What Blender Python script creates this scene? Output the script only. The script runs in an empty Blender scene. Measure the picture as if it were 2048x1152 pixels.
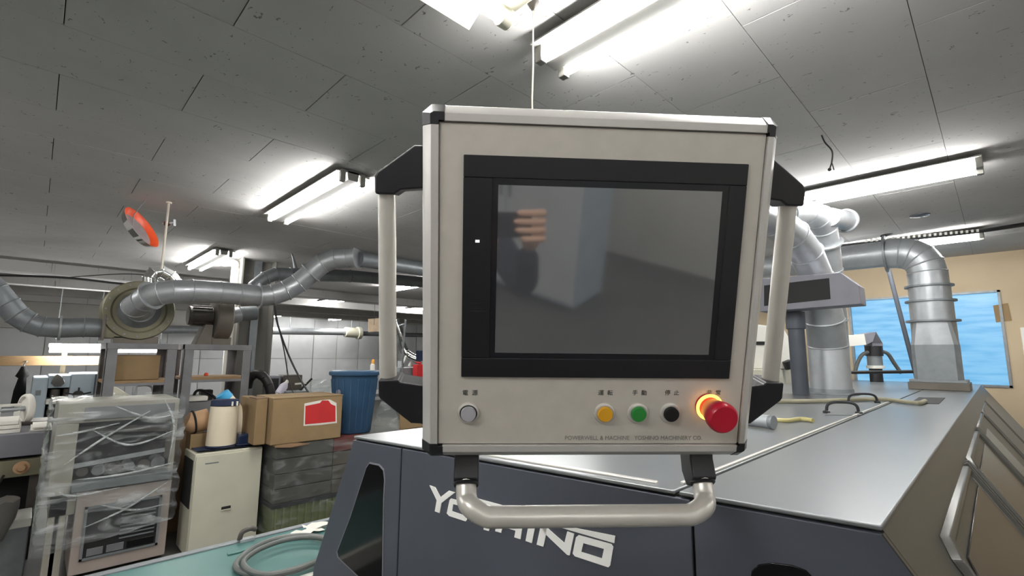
import bpy, bmesh, math, random
from mathutils import Vector, Matrix
random.seed(7)
SC = bpy.context.scene
COL = SC.collection
PI = math.pi

# ------------------------------------------------------------------ camera, world, exposure
# room axes: +X runs to the right and forward, +Y to the left and forward, Z up, metres
EYE = Vector((0.0, 0.0, 1.5))
RC = Matrix(((0.71078221, -0.10195646, -0.69598386),
             (-0.70338052, -0.09363661, -0.70461907),
             (0.00667090, 0.99037218, -0.13826943)))
FPX = 955.68
cam_d = bpy.data.cameras.new('camera')
cam_d.sensor_width = 36.0
cam_d.lens = 36.0 * FPX / 2048.0
cam_d.clip_start = 0.02
cam_d.clip_end = 100
cam = bpy.data.objects.new('camera', cam_d)
COL.objects.link(cam)
cam.matrix_world = Matrix.Translation(EYE) @ RC.to_4x4()
SC.camera = cam

world = bpy.data.worlds.new('world')
SC.world = world
world.use_nodes = True
world.node_tree.nodes['Background'].inputs[0].default_value = (0.55, 0.7, 1.0, 1)
world.node_tree.nodes['Background'].inputs[1].default_value = 0.3
SC.view_settings.view_transform = 'Standard'
SC.view_settings.look = 'None'
SC.view_settings.gamma = 1.0
SC.view_settings.use_curve_mapping = False
SC.view_settings.exposure = 0.1
TUBE_POWER = 75.0
CEIL = 2.55

# ------------------------------------------------------------------ helpers: measuring from the picture
def ray(px, py):
    return RC @ Vector(((px - 1024.0) / FPX, -(py - 576.0) / FPX, -1.0))
def D(px, py, d):
    return EYE + ray(px, py) * d
def Zp(px, py, z):
    r = ray(px, py); return EYE + r * ((z - EYE.z) / r.z)
def Yp(px, py, y):
    r = ray(px, py); return EYE + r * (y / r.y)
def Xp(px, py, x):
    r = ray(px, py); return EYE + r * (x / r.x)
def Pl(px, py, o, n):
    r = ray(px, py); return EYE + r * ((o - EYE).dot(n) / r.dot(n))

# ------------------------------------------------------------------ helpers: materials
def srgb(h):
    h = h.lstrip('#'); o = []
    for i in (0, 2, 4):
        c = int(h[i:i+2], 16) / 255.0
        o.append(c / 12.92 if c <= 0.04045 else ((c + 0.055) / 1.055) ** 2.4)
    return (o[0], o[1], o[2], 1.0)

def mat(name, col, rough=0.5, metal=0.0, var=0.12, vscale=8.0, bump=0.0, bscale=60.0, stretch=None, spec=0.5, emit=None, estr=0.0, coat=0.0):
    m = bpy.data.materials.new(name)
    m.use_nodes = True
    nt = m.node_tree; N = nt.nodes; L = nt.links
    b = N['Principled BSDF']
    c = srgb(col) if isinstance(col, str) else col
    b.inputs['Roughness'].default_value = rough
    b.inputs['Metallic'].default_value = metal
    b.inputs['Specular IOR Level'].default_value = spec
    b.inputs['Coat Weight'].default_value = coat
    tc = N.new('ShaderNodeTexCoord'); mp = N.new('ShaderNodeMapping')
    L.new(tc.outputs['Object'], mp.inputs[0])
    if stretch: mp.inputs['Scale'].default_value = stretch
    nz = N.new('ShaderNodeTexNoise'); nz.inputs['Scale'].default_value = vscale; nz.inputs['Detail'].default_value = 4
    L.new(mp.outputs[0], nz.inputs[0])
    rp = N.new('ShaderNodeValToRGB')
    lo = tuple(x * (1 - var) for x in c[:3]) + (1,)
    hi = tuple(min(1, x * (1 + var)) for x in c[:3]) + (1,)
    rp.color_ramp.elements[0].position = 0.3; rp.color_ramp.elements[1].position = 0.7
    rp.color_ramp.elements[0].color = lo; rp.color_ramp.elements[1].color = hi
    L.new(nz.outputs[0], rp.inputs[0]); L.new(rp.outputs[0], b.inputs['Base Color'])
    if bump > 0:
        n2 = N.new('ShaderNodeTexNoise'); n2.inputs['Scale'].default_value = bscale; n2.inputs['Detail'].default_value = 3
        bp = N.new('ShaderNodeBump'); bp.inputs['Strength'].default_value = bump; bp.inputs['Distance'].default_value = 0.01
        L.new(mp.outputs[0], n2.inputs[0]); L.new(n2.outputs[0], bp.inputs['Height']); L.new(bp.outputs[0], b.inputs['Normal'])
    if emit:
        b.inputs['Emission Color'].default_value = srgb(emit) if isinstance(emit, str) else emit
        b.inputs['Emission Strength'].default_value = estr
    return m

def film_mat(name, base=0.2, streak=0.35, scale=6.0, stretch=(1, 1, 1), bump=0.8, lo=0.5, hi=0.75):
    m = bpy.data.materials.new(name); m.use_nodes = True
    nt = m.node_tree; N = nt.nodes; L = nt.links
    for n in list(N): N.remove(n)
    out = N.new('ShaderNodeOutputMaterial')
    tr = N.new('ShaderNodeBsdfTransparent'); tr.inputs[0].default_value = (0.93, 0.95, 0.94, 1)
    gl = N.new('ShaderNodeBsdfPrincipled')
    gl.inputs['Base Color'].default_value = (0.62, 0.65, 0.66, 1); gl.inputs['Roughness'].default_value = 0.16
    tc = N.new('ShaderNodeTexCoord'); mp = N.new('ShaderNodeMapping'); mp.inputs['Scale'].default_value = stretch
    mp.inputs['Rotation'].default_value = (0.3, 0.4, 0.2)
    nz = N.new('ShaderNodeTexNoise'); nz.inputs['Scale'].default_value = scale; nz.inputs['Detail'].default_value = 5
    nz.inputs['Distortion'].default_value = 1.2
    rp = N.new('ShaderNodeMapRange'); rp.inputs[1].default_value = lo; rp.inputs[2].default_value = hi
    rp.inputs[3].default_value = base; rp.inputs[4].default_value = base + streak  # paler opacity streaks stand in for white highlights on the creases
    bp = N.new('ShaderNodeBump'); bp.inputs['Strength'].default_value = bump; bp.inputs['Distance'].default_value = 0.02
    mx = N.new('ShaderNodeMixShader')
    L.new(tc.outputs['Object'], mp.inputs[0]); L.new(mp.outputs[0], nz.inputs[0])
    L.new(nz.outputs[0], rp.inputs[0]); L.new(rp.outputs[0], mx.inputs[0])
    L.new(nz.outputs[0], bp.inputs['Height']); L.new(bp.outputs[0], gl.inputs['Normal'])
    L.new(tr.outputs[0], mx.inputs[1]); L.new(gl.outputs[0], mx.inputs[2]); L.new(mx.outputs[0], out.inputs[0])
    return m

def galv_mat(name, col='#a3a6a8', rough=0.36):
    m = mat(name, col, rough, 0.5, 0.08, 14, 0.15, 9)
    N = m.node_tree.nodes; L = m.node_tree.links
    v = N.new('ShaderNodeTexVoronoi'); v.inputs['Scale'].default_value = 38
    mr = N.new('ShaderNodeMapRange'); mr.inputs[3].default_value = rough - 0.07; mr.inputs[4].default_value = rough + 0.1
    sp = N.new('ShaderNodeSeparateColor')
    tc = [n for n in N if n.type == 'TEX_COORD'][0]
    L.new(tc.outputs['Object'], v.inputs[0]); L.new(v.outputs['Color'], sp.inputs[0]); L.new(sp.outputs[0], mr.inputs[0])
    L.new(mr.outputs[0], N['Principled BSDF'].inputs['Roughness'])
    return m

def tube_mat():
    m = bpy.data.materials.new('lamp_glow'); m.use_nodes = True
    b = m.node_tree.nodes['Principled BSDF']
    b.inputs['Base Color'].default_value = (0.9, 0.9, 0.9, 1)
    b.inputs['Emission Color'].default_value = (1.0, 0.985, 0.965, 1)
    b.inputs['Emission Strength'].default_value = TUBE_POWER
    return m

M = {}
M['tube'] = tube_mat()
M['tile'] = mat('ceiling_tile_board', '#b4b3b1', 0.92, 0, 0.05, 3, 0.0)
def pits(m):
    # rock wool board: sparse short worm-like pits
    nt = m.node_tree; N = nt.nodes; L = nt.links; b = N['Principled BSDF']
    tc = N.new('ShaderNodeTexCoord'); mp = N.new('ShaderNodeMapping'); mp.inputs['Scale'].default_value = (34, 22, 1)
    ge = N.new('ShaderNodeNewGeometry')
    nz = N.new('ShaderNodeTexNoise'); nz.inputs['Scale'].default_value = 1.2; nz.inputs['Detail'].default_value = 2; nz.inputs['Distortion'].default_value = 1.5
    L.new(ge.outputs['Position'], mp.inputs[0]); L.new(mp.outputs[0], nz.inputs[0])
    mr = N.new('ShaderNodeMapRange'); mr.inputs[1].default_value = 0.685; mr.inputs[2].default_value = 0.73
    L.new(nz.outputs[0], mr.inputs[0])
    n3 = N.new('ShaderNodeTexNoise'); n3.inputs['Scale'].default_value = 130
    L.new(ge.outputs['Position'], n3.inputs[0])
    ad = N.new('ShaderNodeMath'); ad.operation = 'MULTIPLY_ADD'; ad.inputs[1].default_value = 0.18
    iv = N.new('ShaderNodeMath'); iv.operation = 'SUBTRACT'; iv.inputs[0].default_value = 1.0
    L.new(mr.outputs[0], iv.inputs[1]); L.new(n3.outputs[0], ad.inputs[0]); L.new(iv.outputs[0], ad.inputs[2])
    bp = N.new('ShaderNodeBump'); bp.inputs['Strength'].default_value = 0.4; bp.inputs['Distance'].default_value = 0.004
    L.new(ad.outputs[0], bp.inputs['Height']); L.new(bp.outputs[0], b.inputs['Normal'])
    old = b.inputs['Base Color'].links[0].from_socket
    mx = N.new('ShaderNodeMixRGB'); mx.inputs[2].default_value = srgb('#7d7a74')
    L.new(mr.outputs[0], mx.inputs[0]); L.new(old, mx.inputs[1]); L.new(mx.outputs[0], b.inputs['Base Color'])
pits(M['tile'])
M['joint'] = mat('ceiling_joint_dark', '#2a2927', 0.95)
M['floor'] = mat('floor_concrete', '#5c5b57', 0.7, 0, 0.2, 2, 0.1, 30)
M['wall_tan'] = mat('wall_tan_paint', '#b9a88d', 0.85, 0, 0.06, 3, 0.06, 40)
M['wall_white'] = mat('wall_white_paint', '#c9c7c0', 0.85, 0, 0.05, 2)
M['sheet'] = mat('white_sheet_panel', '#dfe1e2', 0.5, 0, 0.05, 3, 0.35, 5)
M['rail'] = mat('varnished_wood', '#8f7350', 0.6, 0, 0.15, 12, stretch=(1, 8, 8))
M['white_metal'] = mat('white_enamel', '#dcdbd3', 0.4, 0, 0.03, 6)
M['lamp_white'] = mat('lamp_housing_enamel', '#7d7c77', 0.45, 0, 0.03, 6)
M['cream_metal'] = mat('cream_enamel', '#c6c4b2', 0.5, 0, 0.04, 6)
M['alu'] = mat('anodised_aluminium', '#cbc9c5', 0.4, 0.35, 0.03, 30, 0.02, 300)
M['alu_hi'] = mat('satin_aluminium', '#d2cfc8', 0.36, 0.4, 0.03, 30)
M['plate'] = mat('panel_plate_beige_grey', '#c6c1b8', 0.48, 0.15, 0.035, 40, 0.03, 500)
M['black_plastic'] = mat('black_plastic', '#1d1d21', 0.42, 0, 0.1, 30, 0.02, 300)
M['bezel'] = mat('black_bezel', '#131419', 0.45, 0, 0.1, 20, 0.02, 300)
M['bezel_in'] = mat('black_glass_border', '#1a1b20', 0.22, 0, 0.05, 10)
M['screen'] = mat('dark_lcd_glass', '#54565a', 0.05, 0, 0.03, 4)  # the grey base also carries the haze of reflected light
M['screen'].node_tree.nodes['Principled BSDF'].inputs['IOR'].default_value = 3.0
M['galv'] = galv_mat('galvanised_steel', '#a9adb0', 0.4)
M['galv_dark'] = galv_mat('galvanised_steel_dull', '#858a8d', 0.48)
M['mach_top'] = mat('machine_grey_enamel', '#7f8385', 0.3, 0.35, 0.05, 2.5, 0.015, 200)
M['mach_side'] = mat('machine_olive_grey_enamel', '#403f3a', 0.34, 0.2, 0.06, 3, 0.02, 200)
M['mach_front'] = mat('machine_slate_enamel', '#4b4f59', 0.45, 0.1, 0.06, 4, 0.02, 300)
M['smoked'] = mat('smoked_acrylic', '#0c0d0f', 0.1, 0, 0.1, 5, spec=0.35)
M['seam'] = mat('seam_dark', '#141519', 0.8)
M['logo'] = mat('white_vinyl', '#f1f1ee', 0.5, 0, 0.02)
M['rack'] = mat('grey_painted_steel', '#77777a', 0.55, 0.2, 0.12, 9, 0.05, 80)
M['boxgrey'] = mat('grey_blue_enamel', '#7b7b84', 0.5, 0.1, 0.05, 8)
M['pole'] = mat('slate_post_paint', '#4b5058', 0.45, 0.2, 0.08, 8)
M['olive'] = mat('olive_fan_paint', '#77735e', 0.5, 0.25, 0.15, 6, 0.05, 30)
M['fan_brown'] = mat('brown_grey_fan_paint', '#6a645b', 0.5, 0.25, 0.15, 6, 0.05, 30)
M['motor'] = mat('dark_motor_paint', '#4e4945', 0.5, 0.3, 0.15, 10)
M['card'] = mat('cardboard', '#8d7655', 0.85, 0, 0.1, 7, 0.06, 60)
M['card_dark'] = mat('cardboard_dark_brown', '#735b42', 0.85, 0, 0.14, 6, 0.06, 60)  # a darker brown board
M['red_label'] = mat('red_paper', '#c0282a', 0.7, 0, 0.06)
M['paper'] = mat('white_paper', '#dedbd2', 0.8, 0, 0.03)
M['bin_blue'] = mat('blue_bin_plastic', '#30506e', 0.45, 0, 0.08, 6, 0.03, 30)
M['teal'] = mat('teal_enamel', '#4e7672', 0.35, 0.05, 0.06, 4)
M['hose_grey'] = mat('grey_hose', '#5f625f', 0.5)
M['hose_beige'] = mat('beige_hose', '#8e8a74', 0.5)
M['hose_yellow'] = mat('yellow_hose', '#a89f6a', 0.5)
M['cable'] = mat('black_cable', '#161616', 0.5)
M['cord'] = mat('pull_cord_white', '#b9b3a6', 0.8)
M['blue_win'] = None
M['dark'] = mat('near_black_and_shade', '#1b1b1c', 0.7)  # near-black for dark parts, and for shade painted into recesses
M['navy'] = mat('navy_cloth', '#1f2a45', 0.8, 0, 0.15, 20)
M['cyan'] = mat('cyan_plastic', '#3c9fcf', 0.5)
M['cream_roll'] = mat('cream_roll_paper', '#e2d6bd', 0.7, 0, 0.03)
M['tan_roll'] = mat('tan_roll_paper', '#b28f6c', 0.75, 0, 0.06)
M['lblue'] = mat('pale_blue_enamel', '#aebcc6', 0.45, 0.05, 0.05, 5)
M['black_cloth'] = mat('black_cloth', '#101012', 0.9, 0, 0.2, 20)
M['orange'] = mat('orange_enamel', '#e2552c', 0.4)
M['chrome'] = mat('chromed_steel', '#d3d5d5', 0.12, 1.0, 0.02)
M['btn_white'] = mat('button_cap_grey_white', '#a9a8ae', 0.4, 0, 0.02)
M['btn_yellow'] = mat('button_cap_yellow', '#d9a021', 0.4, 0, 0.03)
M['btn_green'] = mat('button_cap_green', '#2c8a3a', 0.4, 0, 0.03)
M['btn_black'] = mat('button_cap_black', '#141414', 0.45, 0, 0.05)
M['estop'] = mat('estop_red', '#b3122c', 0.33, 0, 0.03, 20)
M['glow'] = mat('amber_lamp_ring', '#ffb040', 0.5, emit=(1.0, 0.5, 0.1, 1), estr=2.5)
M['ink'] = mat('label_ink', '#4a4a46', 0.7)
M['ink_faint'] = mat('label_ink_faded', '#86847c', 0.7)
M['led'] = mat('white_led_lens', '#f2f2ee', 0.5, emit='#f2f2ee', estr=0.7)
M['green_crate'] = mat('yellow_green_crate', '#646b44', 0.6, 0, 0.1, 10)
M['carton_a'] = mat('dull_brown_carton', '#4c463d', 0.7, 0, 0.2, 9)
M['carton_b'] = mat('dull_grey_carton', '#45443f', 0.7, 0, 0.2, 9)
M['carton_red'] = mat('dull_red_carton', '#5a2a24', 0.7, 0, 0.15, 9)
M['beige_paint'] = mat('beige_machine_paint', '#99948a', 0.5, 0, 0.06, 5)
M['pink_paint'] = mat('pinkish_beige_paint', '#a2968f', 0.5, 0, 0.05, 5)
M['film'] = film_mat('clear_wrap_film', 0.08, 0.60, 2.6, (1.0, 1.0, 3.8), 1.0, 0.5, 0.72)
M['film_fold'] = film_mat('clear_film_fold', 0.25, 0.5, 6.0, (1, 1, 3), 0.5, 0.4, 0.7)
M['film2'] = film_mat('streaky_wrap_film', 0.05, 0.22, 5.0, (1, 1, 3), 0.7, 0.5, 0.75)  # thinner wrap with fainter highlight streaks
M['glove'] = mat('skin', '#c39a7f', 0.55, 0, 0.05, 20)
M['dark_jacket'] = mat('navy_jacket_cloth', '#1b2030', 0.9, 0, 0.15, 30, 0.1, 200)
M['phone'] = mat('phone_black_glass', '#101114', 0.2)
M['smoked_side'] = mat('smoked_door_acrylic', '#2a2825', 0.2, 0.0, 0.25, 4, spec=0.45)
M['navy_gloss'] = mat('navy_gloss_tin', '#1c2740', 0.2, 0, 0.1, 12)
M['orange_cap'] = mat('orange_cap', '#e09a2e', 0.45)
M['paper_tan'] = mat('tan_paper', '#d3bda2', 0.8)
M['lilac'] = mat('pale_lilac_plastic', '#c9c4d2', 0.5)
M['bag_grey'] = mat('grey_bag_plastic', '#54524f', 0.35, 0, 0.2, 8, 0.4, 12)
M['conc'] = mat('column_grey_paint', '#74726c', 0.7, 0, 0.08, 4)

# ------------------------------------------------------------------ helpers: mesh building
class MB:
    def __init__(s): s.v = []; s.f = []
    def add(s, vs, fs):
        n = len(s.v); s.v += [Vector(p) for p in vs]; s.f += [[i + n for i in f] for f in fs]; return s
    def box(s, x0, x1, y0, y1, z0, z1):
        if x0 > x1: x0, x1 = x1, x0
        if y0 > y1: y0, y1 = y1, y0
        if z0 > z1: z0, z1 = z1, z0
        return s.add([(x0,y0,z0),(x1,y0,z0),(x1,y1,z0),(x0,y1,z0),(x0,y0,z1),(x1,y0,z1),(x1,y1,z1),(x0,y1,z1)],
                     [[0,3,2,1],[4,5,6,7],[0,1,5,4],[1,2,6,5],[2,3,7,6],[3,0,4,7]])
    def bar(s, p0, p1, w, h, up=(0, 0, 1)):
        p0 = Vector(p0); p1 = Vector(p1); t = (p1 - p0).normalized(); u = Vector(up)
        if abs(t.dot(u)) > 0.95: u = Vector((1, 0, 0))
        a = t.cross(u).normalized() * (w / 2); b = a.cross(t).normalized() * (h / 2)
        vs = [p0-a-b, p0+a-b, p0+a+b, p0-a+b, p1-a-b, p1+a-b, p1+a+b, p1-a+b]
        return s.add(vs, [[0,1,2,3],[7,6,5,4],[0,4,5,1],[1,5,6,2],[2,6,7,3],[3,7,4,0]])
    def prism(s, poly, ext):
        e = Vector(ext); n = len(poly); a = [Vector(p) for p in poly]; b = [p + e for p in a]
        nn = Vector((0, 0, 0))
        for i in range(n): nn += a[i].cross(a[(i + 1) % n])
        if nn.dot(e) > 0: a.reverse(); b.reverse()
        return s.add(a + b, [list(range(n)), list(range(2*n-1, n-1, -1))] + [[i, n+i, n+(i+1) % n, (i+1) % n] for i in range(n)])
    def loft(s, rings, cap0=True, cap1=True):
        n = len(rings[0]); vs = [p for r in rings for p in r]; fs = []
        for k in range(len(rings) - 1):
            for i in range(n):
                j = (i + 1) % n; fs.append([k*n+i, k*n+j, (k+1)*n+j, (k+1)*n+i])
        if cap0: fs.append(list(range(n-1, -1, -1)))
        if cap1: fs.append([(len(rings)-1)*n + i for i in range(n)])
        return s.add(vs, fs)
    def tube(s, pts, r, n=12, caps=True, mitre=True):
        pts = [Vector(p) for p in pts]; m = len(pts)
        rs = r if isinstance(r, (list, tuple)) else [r] * m
        tang = []
        for i in range(m):
            a = (pts[i] - pts[i-1]).normalized() if i > 0 else None
            b = (pts[i+1] - pts[i]).normalized() if i < m - 1 else None
            t = (a + b).normalized() if a and b else (a or b); tang.append(t)
        u = Vector((0, 0, 1))
        if abs(tang[0].dot(u)) > 0.9: u = Vector((1, 0, 0))
        u = (u - tang[0] * u.dot(tang[0])).normalized(); rings = []
        for i in range(m):
            t = tang[i]; u = (u - t * u.dot(t)).normalized(); w = t.cross(u)
            ring = [pts[i] + (u * math.cos(2*PI*k/n) + w * math.sin(2*PI*k/n)) * rs[i] for k in range(n)]
            rings.append(ring)
        return s.loft(rings, caps, caps)
    def cyl(s, p0, p1, r0, r1=None, n=20, caps=True):
        return s.tube([p0, p1], [r0, r0 if r1 is None else r1], n, caps)
    def lathe(s, o, ax, prof, n=28, cap0=True, cap1=True):
        o = Vector(o); ax = Vector(ax).normalized(); u = Vector((0, 0, 1))
        if abs(ax.dot(u)) > 0.9: u = Vector((1, 0, 0))
        u = (u - ax * u.dot(ax)).normalized(); w = ax.cross(u)
        rings = [[o + ax * h + (u * math.cos(2*PI*k/n) + w * math.sin(2*PI*k/n)) * r for k in range(n)] for r, h in prof]
        return s.loft(rings, cap0, cap1)
    def ring(s, o, ax, R, r, n=32, m=8):
        o = Vector(o); ax = Vector(ax).normalized(); u = Vector((0, 0, 1))
        if abs(ax.dot(u)) > 0.9: u = Vector((1, 0, 0))
        u = (u - ax * u.dot(ax)).normalized(); w = ax.cross(u); vs = []; fs = []
        for i in range(n):
            d = u * math.cos(2*PI*i/n) + w * math.sin(2*PI*i/n)
            for k in range(m):
                vs.append(o + d * (R + r * math.cos(2*PI*k/m)) + ax * r * math.sin(2*PI*k/m))
        for i in range(n):
            for k in range(m):
                j = (i+1) % n; l = (k+1) % m
                fs.append([i*m+k, i*m+l, j*m+l, j*m+k])
        return s.add(vs, fs)
    def ball(s, o, r, n=16, m=10):
        o = Vector(o); rx, ry, rz = r if isinstance(r, (tuple, list)) else (r, r, r)
        rings = []
        for k in range(1, m):
            a = PI * k / m - PI / 2
            rings.append([o + Vector((rx*math.cos(a)*math.cos(2*PI*i/n), ry*math.cos(a)*math.sin(2*PI*i/n), rz*math.sin(a))) for i in range(n)])
        return s.loft(rings, True, True)
    def build(s, name, m, parent=None, bevel=0.0, seg=2, smooth=35):
        inv = WM[parent.name].inverted() if parent is not None and not getattr(s, 'local', False) else None
        me = bpy.data.meshes.new(name)
        me.from_pydata([tuple(inv @ p) if inv else tuple(p) for p in s.v], [], s.f)
        bm = bmesh.new(); bm.from_mesh(me); bmesh.ops.recalc_face_normals(bm, faces=bm.faces); bm.to_mesh(me); bm.free()
        if smooth:
            me.polygons.foreach_set('use_smooth', [True] * len(me.polygons))
            me.set_sharp_from_angle(angle=math.radians(smooth))
        me.materials.append(M[m] if isinstance(m, str) else m)
        o = bpy.data.objects.new(name, me); COL.objects.link(o)
        if parent is not None: o.parent = parent
        WM[o.name] = WM[parent.name].copy() if parent is not None else Matrix.Identity(4)
        if bevel > 0:
            bv = o.modifiers.new('bevel', 'BEVEL'); bv.width = bevel; bv.segments = seg; bv.limit_method = 'ANGLE'; bv.angle_limit = math.radians(40)
            bv.harden_normals = True
        return o
WM = {}
class LB(MB):
    local = True

def tag(o, label=None, cat=None, group=None, kind=None):
    if label: o['label'] = label
    if cat: o['category'] = cat
    if group: o['group'] = group
    if kind: o['kind'] = kind
    return o
def thing(name, label, cat, loc=(0, 0, 0), group=None, matrix=None):
    o = bpy.data.objects.new(name, None); COL.objects.link(o)
    o.empty_display_size = 0.05
    mw = matrix if matrix is not None else Matrix.Translation(Vector(loc))
    o.matrix_world = mw; WM[o.name] = mw.copy()
    return tag(o, label, cat, group)
def struct(o): o['kind'] = 'structure'; return o
def smooth(pts, k=6):
    pts = [Vector(p) for p in pts]; out = []
    for i in range(len(pts) - 1):
        p0 = pts[max(0, i-1)]; p1 = pts[i]; p2 = pts[i+1]; p3 = pts[min(len(pts)-1, i+2)]
        for j in range(k):
            t = j / k
            out.append(0.5 * ((2*p1) + (p2-p0)*t + (2*p0-5*p1+4*p2-p3)*t*t + (3*p1-p0-3*p2+p3)*t**3))
    out.append(pts[-1]); return out
def arc_elbow(p0, c, p1, k=4):
    # quadratic bend from p0 through control c to p1
    p0 = Vector(p0); c = Vector(c); p1 = Vector(p1)
    return [p0*(1-t)**2 + c*2*t*(1-t) + p1*t*t for t in [i/k for i in range(k+1)]]

# ================================================================== SETTING
X0, X1, Y0, Y1 = -4.0, 11.0, -4.0, 14.5
struct(MB().box(X0, X1, Y0, Y1, -0.12, 0.0).build('floor', 'floor'))
ceil = struct(MB().box(X0, X1, Y0, Y1, CEIL + 0.006, CEIL + 0.15).build('ceiling', 'joint'))
# tiles in running bond, the near ones one by one
TW, TL = 0.3885, 0.775
tme = None; joints = []
def tile_mesh():
    me = bpy.data.meshes.new('ceiling_tile')
    a, b = TL/2 - 0.0015, TW/2 - 0.0009; c = 0.0008
    vs = [(-a,-b,0.012),(a,-b,0.012),(a,b,0.012),(-a,b,0.012),(-a,-b,c),(a,-b,c),(a,b,c),(-a,b,c),(-a+c,-b+c,0),(a-c,-b+c,0),(a-c,b-c,0),(-a+c,b-c,0)]
    fs = [[4,5,1,0],[5,6,2,1],[6,7,3,2],[7,4,0,3],[8,9,5,4],[9,10,6,5],[10,11,7,6],[11,8,4,7],[11,10,9,8],[0,1,2,3]]
    me.from_pydata(vs, [], fs); me.materials.append(M['tile']); return me
tme = tile_mesh()
NX0, NX1, NY0, NY1 = -1.6, 6.4, -0.68, 7.1
r0 = 0.095
done = 0
for r in range(-2, 18):
    yc = r0 + TW * (r + 0.5)
    off = -0.04 * 1.05 if r % 2 == 0 else 0.35
    for k in range(-2, 9):
        xc = off + TL * (k + 0.5)
        if done >= 296: break
        o = bpy.data.objects.new('ceiling_tile', tme); COL.objects.link(o); o.parent = ceil
        WM[o.name] = Matrix.Identity(4)
        o.location = (xc, yc, CEIL - random.random() * 0.0012)
        done += 1
gx0, gx1 = -0.042 - 2*TL, 0.35 + 7*TL + TL
gy0, gy1 = r0 - 2*TW, r0 + 18*TW
mb = MB()
mb.box(X0, X1, Y0, gy0, CEIL, CEIL + 0.01); mb.box(X0, X1, gy1, Y1, CEIL, CEIL + 0.01)
mb.box(X0, gx0, gy0, gy1, CEIL, CEIL + 0.01); mb.box(6.9, X1, gy0, gy1, CEIL, CEIL + 0.01)
tag(mb.build('ceiling_board', 'tile', ceil, smooth=0), kind='stuff')

struct(MB().box(X0, X1, Y1, Y1 + 0.15, 0, CEIL).build('wall_left', 'wall_white'))
struct(MB().box(X0, X1, Y0 - 0.15, Y0, 0, CEIL).build('wall_near', 'wall_white'))
struct(MB().box(X0 - 0.15, X0, Y0, Y1, 0, CEIL).build('wall_behind', 'wall_white'))
struct(MB().box(X1, X1 + 0.15, Y0, Y1, 0, CEIL).build('wall_far', 'wall_white'))
# wall with the blue window
WX = 6.75
wtl = Xp(1706, 604, WX); wtr = Xp(1997, 580, WX); wbr = Xp(2026, 776, WX)
wy0, wy1, wz0, wz1 = min(wtr.y, wbr.y), wtl.y + 0.05, wbr.z, wtr.z
mb = MB()
mb.box(WX, WX + 0.15, Y0, wy0, 0, CEIL); mb.box(WX, WX + 0.15, wy1, 3.4, 0, CEIL)
mb.box(WX, WX + 0.15, wy0, wy1, 0, wz0); mb.box(WX, WX + 0.15, wy0, wy1, wz1, CEIL)
struct(mb.build('wall_right', 'wall_tan'))
def blue_film():
    m = bpy.data.materials.new('blue_film_backlit'); m.use_nodes = True
    nt = m.node_tree; N = nt.nodes; L = nt.links; b = N['Principled BSDF']
    tc = N.new('ShaderNodeTexCoord'); mp = N.new('ShaderNodeMapping'); mp.inputs['Scale'].default_value = (1, 1.6, 13)
    nz = N.new('ShaderNodeTexNoise'); nz.inputs['Scale'].default_value = 1.6; nz.inputs['Detail'].default_value = 5
    rp = N.new('ShaderNodeValToRGB')
    e = rp.color_ramp.elements
    e[0].position = 0.33; e[0].color = srgb('#62b0e6'); e[1].position = 0.52; e[1].color = srgb('#84c6f1')
    e2 = rp.color_ramp.elements.new(0.8); e2.color = srgb('#98d3f6')
    L.new(tc.outputs['Object'], mp.inputs[0]); L.new(mp.outputs[0], nz.inputs[0]); L.new(nz.outputs[0], rp.inputs[0])
    b.inputs['Base Color'].default_value = (0.02, 0.05, 0.08, 1); b.inputs['Roughness'].default_value = 0.3
    L.new(rp.outputs[0], b.inputs['Emission Color']); b.inputs['Emission Strength'].default_value = 0.85
    return m
M['blue_win'] = blue_film()
win = thing('window_1', 'window covered with bright blue film in the tan wall', None, ((WX + 0.05), (wy0 + wy1)/2, wz0))
win['kind'] = 'structure'
MB().box(WX + 0.03, WX + 0.04, wy0, wy1, wz0, wz1).build('pane', 'blue_win', win, smooth=0)
mb = MB(); t = 0.022
mb.box(WX - 0.012, WX + 0.06, wy0, wy0 + t, wz0, wz1); mb.box(WX - 0.012, WX + 0.06, wy1 - t, wy1, wz0, wz1)
mb.box(WX - 0.012, WX + 0.06, wy0, wy1, wz0, wz0 + t); mb.box(WX - 0.012, WX + 0.06, wy0, wy1, wz1 - t, wz1)
mb.build('window_frame', 'galv_dark', win)
# white panels hung along the left wall
sp0 = Yp(300, 720, Y1); sp1 = Yp(850, 720, Y1)
n = 20
dx = Yp(668, 717, Y1).x - Yp(621, 717, Y1).x
zs = Yp(668, 717, Y1).z
wl = bpy.data.objects['wall_left']
xs = Yp(574, 717, Y1).x
for k in range(-9, 7):
    for z0, z1 in ((0.0, zs), (zs, CEIL - 0.02)):
        mb = MB(); y = Y1 - 0.03 - random.random() * 0.012
        a, b2 = xs + dx * k + 0.008, xs + dx * (k + 1) - 0.008
        vs = []; fs = []
        for i in range(5):
            for j in range(5):
                e = 0.0 if i in (0, 4) or j in (0, 4) else random.uniform(0.0, 0.035)
                vs.append((a + (b2 - a) * i / 4, y - e, z0 + 0.006 + (z1 - z0 - 0.012) * j / 4))
        for i in range(4):
            for j in range(4):
                fs.append([i*5+j, (i+1)*5+j, (i+1)*5+j+1, i*5+j+1])
        mb.add(vs, fs)
        mb.build('wall_sheet', 'sheet', wl, smooth=60)
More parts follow.
